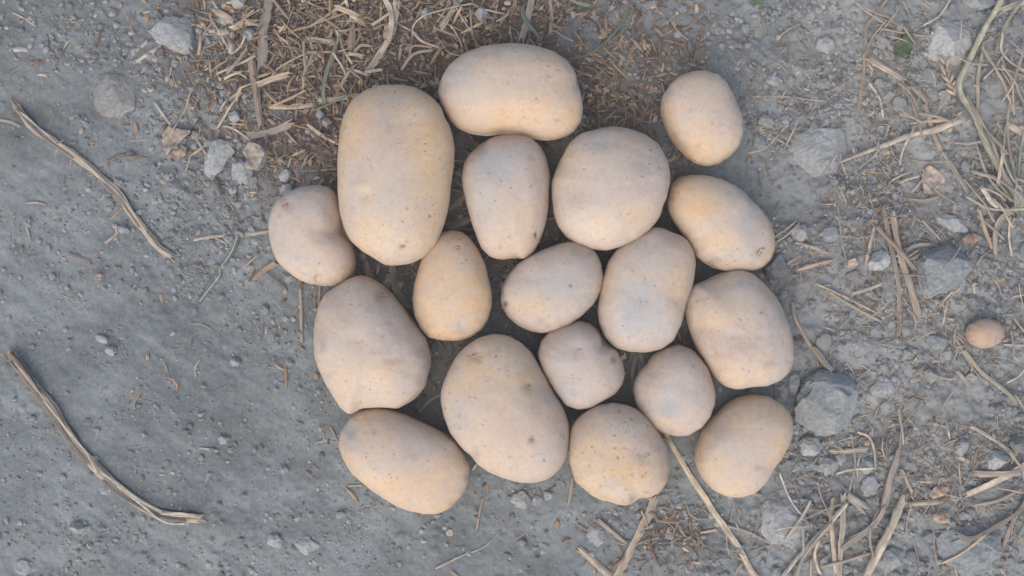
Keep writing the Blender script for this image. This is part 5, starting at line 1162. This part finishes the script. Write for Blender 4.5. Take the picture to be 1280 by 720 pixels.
# chaff: short flat fibres, bent in the middle
def fibres(n_, dens, llo, lhi, lp, wlo, whi, palette, pile, lim=(-.36, .36, -.22, .22), tilt=.22, maxw=.45):
    xy = reject(n_, dens, lim)
    ln_ = llo + (lhi - llo) * RNG.random(n_) ** lp
    w = np.minimum(wlo + (whi - wlo) * RNG.random(n_) ** 1.8, ln_ * maxw)
    an = RNG.uniform(0, 6.28, n_)
    bend = RNG.normal(0, 1, n_) * np.where(RNG.random(n_) < .2, .30, .07) * ln_
    arch = RNG.uniform(-.05, .14, n_) * ln_
    tl = RNG.normal(0, tilt, n_)
    ts = np.array([-.5, -.17, .17, .5])
    V_ = np.zeros((n_, 12, 3))
    for i, t in enumerate(ts):
        cx, cy, cz = t * ln_, bend * (1 - 4 * t * t) * .5, arch * (1 - 4 * t * t) + t * ln_ * np.sin(tl)
        ww = w * (.55 if i in (0, 3) else 1) * .5
        V_[:, i * 3] = np.stack([cx, cy - ww, cz], 1)
        V_[:, i * 3 + 1] = np.stack([cx, cy, cz + w * .35], 1)
        V_[:, i * 3 + 2] = np.stack([cx, cy + ww, cz], 1)
    ca_, sa_ = np.cos(an)[:, None], np.sin(an)[:, None]
    V_ = np.stack([V_[..., 0] * ca_ - V_[..., 1] * sa_, V_[..., 0] * sa_ + V_[..., 1] * ca_, V_[..., 2]], -1)
    k = np.clip(chaff_density(xy[:, 0] / MM + 640, 360 - xy[:, 1] / MM), 0, 1.2)
    z = zat(xy[:, 0], xy[:, 1]) + .0003 + np.abs(np.sin(tl)) * ln_ * .35 + RNG.random(n_) ** 1.6 * pile * k
    V_ = V_ + np.concatenate([xy, z[:, None]], 1)[:, None]
    fs = []
    for i in range(3):
        for k_ in range(3):
            k2 = (k_ + 1) % 3
            fs.append((i * 3 + k_, i * 3 + k2, i * 3 + 3 + k2, i * 3 + 3 + k_))
    tri = np.array([(0, 2, 1), (9, 10, 11)])
    f4 = (np.array(fs)[None] + (np.arange(n_) * 12)[:, None, None]).reshape(-1, 4)
    f3 = (tri[None] + (np.arange(n_) * 12)[:, None, None]).reshape(-1, 3)
    pal = np.array(palette)
    cl = pal[RNG.integers(0, len(pal), n_)] * RNG.uniform(.5, 1.2, n_)[:, None]
    uv = np.zeros((n_, 12, 2))
    for i in range(4):
        for j in range(3):
            uv[:, i * 3 + j, 0] = ts[i] * ln_ + RNG.random(n_) * .0; uv[:, i * 3 + j, 1] = (j - 1) * w
    uv += RNG.uniform(0, 3, (n_, 1, 2))
    return V_.reshape(-1, 3), [f4, f3], np.repeat(cl, 12, 0), uv.reshape(-1, 2)
PAL = [(.36,.245,.155), (.27,.18,.113), (.17,.115,.077), (.45,.33,.205), (.50,.385,.255), (.28,.225,.17), (.39,.25,.15), (.20,.135,.09)]
PAL2 = [(.38,.31,.235), (.46,.38,.28), (.30,.235,.175), (.35,.325,.285), (.50,.42,.32), (.40,.29,.20)]
main = lambda x, y: np.clip(chaff_density(x, y), 0, 1) * (x < 880) * np.clip(.75 + .5 * fbm(x * .02, y * .02, oct=2, seed=95), .1, 1)
side = lambda x, y: np.clip(chaff_density(x, y), 0, 1) * (x >= 830) * np.clip(.5 + 1.0 * fbm(x * .018, y * .018, oct=3, seed=97), .04, 1)
def joined(parts):
    V_, f4, f3, c_, u_, off = [], [], [], [], [], 0
    for p in parts:
        V_.append(p[0]); f4.append(p[1][0] + off); f3.append(p[1][1] + off); c_.append(p[2]); u_.append(p[3]); off += len(p[0])
    return np.vstack(V_), [np.vstack(f4), np.vstack(f3)], np.vstack(c_), np.vstack(u_)
F1 = joined([fibres(6000, main, .0012, .018, 3.3, .0003, .0020, PAL, .0032), fibres(5500, main, .0010, .0060, 1.8, .0006, .0034, PAL, .0028, maxw=.85, tilt=.4)])
link('straw_chaff', make_mesh('straw_chaff', F1[0], F1[1], M_STRAW, smooth=False, cols=F1[2], uvs=F1[3]), kind='stuff', label='thick brown bed of chopped straw chaff beside the largest potato', cat='chaff')
F2 = joined([fibres(2900, side, .0016, .020, 3.4, .0003, .0011, PAL2, .0025), fibres(3600, side, .0009, .0040, 1.8, .0005, .0022, PAL2, .002, maxw=.85, tilt=.4)])
link('straw_bits', make_mesh('straw_bits', F2[0], F2[1], M_STRAW, smooth=False, cols=F2[2], uvs=F2[3]), kind='stuff', label='thin fine straw bits scattered through the rough gravel', cat='straw bits')
few = lambda x, y: np.clip(.12 + .8 * blob(x, y, 270, 200, 80, 110), 0, 1) * (x < 760)
F3 = fibres(420, few, .0012, .007, 2.4, .0003, .0008, PAL2, .0003, tilt=.08)
link('straw_flecks', make_mesh('straw_flecks', F3[0], F3[1], M_STRAW, smooth=False, cols=F3[2], uvs=F3[3]), kind='stuff', label='sparse tiny straw flecks on the smooth grey dust', cat='straw flecks')

# more dry blades in the clump, drawn together toward their root
for k, (pts, w, cl) in enumerate([
  ([(1262,120),(1254,180),(1262,250)], 3, (.36,.33,.25)), ([(1228,165),(1245,215),(1272,262)], 3.4, (.33,.30,.23)), ([(1218,180),(1238,228),(1285,275)], 3, (.38,.35,.27)),
  ([(1285,120),(1276,180),(1270,240)], 2.6, (.30,.29,.21)), ([(1240,190),(1256,230),(1290,268)], 2.8, (.35,.32,.25)), ([(1205,245),(1240,262),(1290,262)], 2.8, (.40,.36,.28))]):
    straw('F', pts, w, cl, ('dull olive', 'dark olive', 'pale tan', 'deep green-brown', 'slim tan-olive', 'pale dry')[k] + ' blade tangled in the weed clump', 'grass blade', 'grass_blade', flat=.35, lift=.002)
# tangles of thin dry stems that only their place tells apart
def tangle(n_, box, lmin, lmax, ang, spread, pal, label, group, w0=1.3, w1=3.7):
    k = 0
    while k < n_:
        x, y = random.uniform(box[0], box[2]), random.uniform(box[1], box[3])
        ln_ = random.uniform(lmin, lmax); a_ = ang + random.gauss(0, spread)
        dx, dy = math.cos(a_) * ln_ / 2, math.sin(a_) * ln_ / 2
        bw = .16 if random.random() < .2 else .045
        bx, by = random.gauss(0, bw) * ln_, random.gauss(0, bw) * ln_
        pts = [(x - dx, y - dy), (x + bx, y + by), (x + dx, y + dy)]
        if any(under_potato(*wx(px, py), .004, 1.0) for px, py in pts):
            continue
        ci = random.randrange(len(pal)); cl = pal[ci]; bow = math.hypot(bx, by) / ln_
        lab = ('short ' if ln_ < lmin + .33 * (lmax - lmin) else 'long ' if ln_ > lmin + .7 * (lmax - lmin) else '') + ('bowed ' if bow > .2 else 'straight ' if bow < .08 else '') + TONES[cl] + ' ' + label
        straw('F', pts, w0 + (w1 - w0) * random.random() ** 1.7, cl, lab, group=group, flat=random.uniform(.35, .7), lift=random.uniform(0, .003))
        k += 1
TONES = {(.44,.36,.27): 'tan', (.36,.29,.215): 'brown', (.50,.42,.32): 'pale', (.33,.30,.24): 'grey', (.42,.31,.215): 'rusty', (.46,.36,.245): 'golden', (.52,.42,.30): 'pale', (.36,.25,.17): 'russet', (.42,.33,.24): 'tan', (.30,.22,.155): 'dark brown', (.44,.35,.25): 'tan', (.34,.27,.20): 'brown', (.40,.29,.2): 'russet'}
TP = [(.44,.36,.27), (.36,.29,.215), (.50,.42,.32), (.33,.30,.24), (.42,.31,.215)]
tangle(24, (1085, 40, 1285, 290), 18, 60, .9, .8, TP, 'thin stem tangled around the blocky stone and weed clump', 'thin stems in the weed tangle')
tangle(16, (1080, 300, 1285, 560), 14, 46, .5, 1.0, TP, 'thin stem around humped stone and marble-sized potato', 'thin stems around the humped stone')
tangle(24, (985, 575, 1285, 725), 20, 70, 2.0, .7, TP, 'thin stem in the litter around straw tuft and twigs', 'thin stems around the straw tuft')
tangle(8, (800, 640, 930, 722), 10, 34, .5, 1.2, TP, 'thin dry straw in the chaff around the long golden straw', 'thin straws around the golden straw')
tangle(24, (265, -5, 560, 110), 10, 46, .4, 1.3, [(.46,.36,.245), (.52,.42,.30), (.36,.25,.17), (.42,.33,.24), (.30,.22,.155)], 'thin straw scrap lying on the thick brown chaff bed', 'straw scraps on the chaff bed')
tangle(8, (560, -5, 720, 50), 10, 36, .9, 1.0, [(.44,.35,.25), (.34,.27,.20), (.40,.29,.2)], 'thin straw scrap on chaff behind the long crosswise potato', 'straw scraps behind the long potato')
tangle(9, (265, 0, 560, 110), 16, 44, .3, 1.3, [(.46,.36,.245), (.52,.42,.30), (.42,.33,.24)], 'broad flat straw piece lying on the thick brown chaff bed', 'broad straws on the chaff bed', 3.6, 7)
tangle(20, (1215, 30, 1292, 300), 40, 105, 1.15, .45, TP, 'dry blade in the dense tangle of the weed clump', 'dry blades of the weed clump', 1.6, 4.5)
tangle(12, (1085, 5, 1200, 150), 16, 50, .8, .9, TP, 'thin stem near the green leaf and cut pinkish straw', 'thin stems around the green leaf')

# added scattering volume: a milky veil that lifts the dark tones
hm = bpy.data.materials.new('veil_volume'); hm.use_nodes = True
hn = hm.node_tree; hn.nodes.clear()
ho = hn.nodes.new('ShaderNodeOutputMaterial'); pv = hn.nodes.new('ShaderNodeVolumePrincipled')
pv.inputs['Color'].default_value = (.93, .94, .95, 1); pv.inputs['Density'].default_value = .05
hn.links.new(pv.outputs[0], ho.inputs['Volume'])
zmin = float(Z.min()) - 1
hx = 4.6
hv = np.array([(x, y, z) for z in (zmin, CAM_H + .06) for x, y in ((-hx, -hx), (hx, -hx), (hx, hx), (-hx, hx))])
hf = np.array([(0, 3, 2, 1), (4, 5, 6, 7), (0, 1, 5, 4), (1, 2, 6, 5), (2, 3, 7, 6), (3, 0, 4, 7)])
link('added_veil', make_mesh('added_veil', hv, hf, hm, smooth=False), kind='stuff', label='added thin milky veil lifting the dark tones', cat='added_veil')
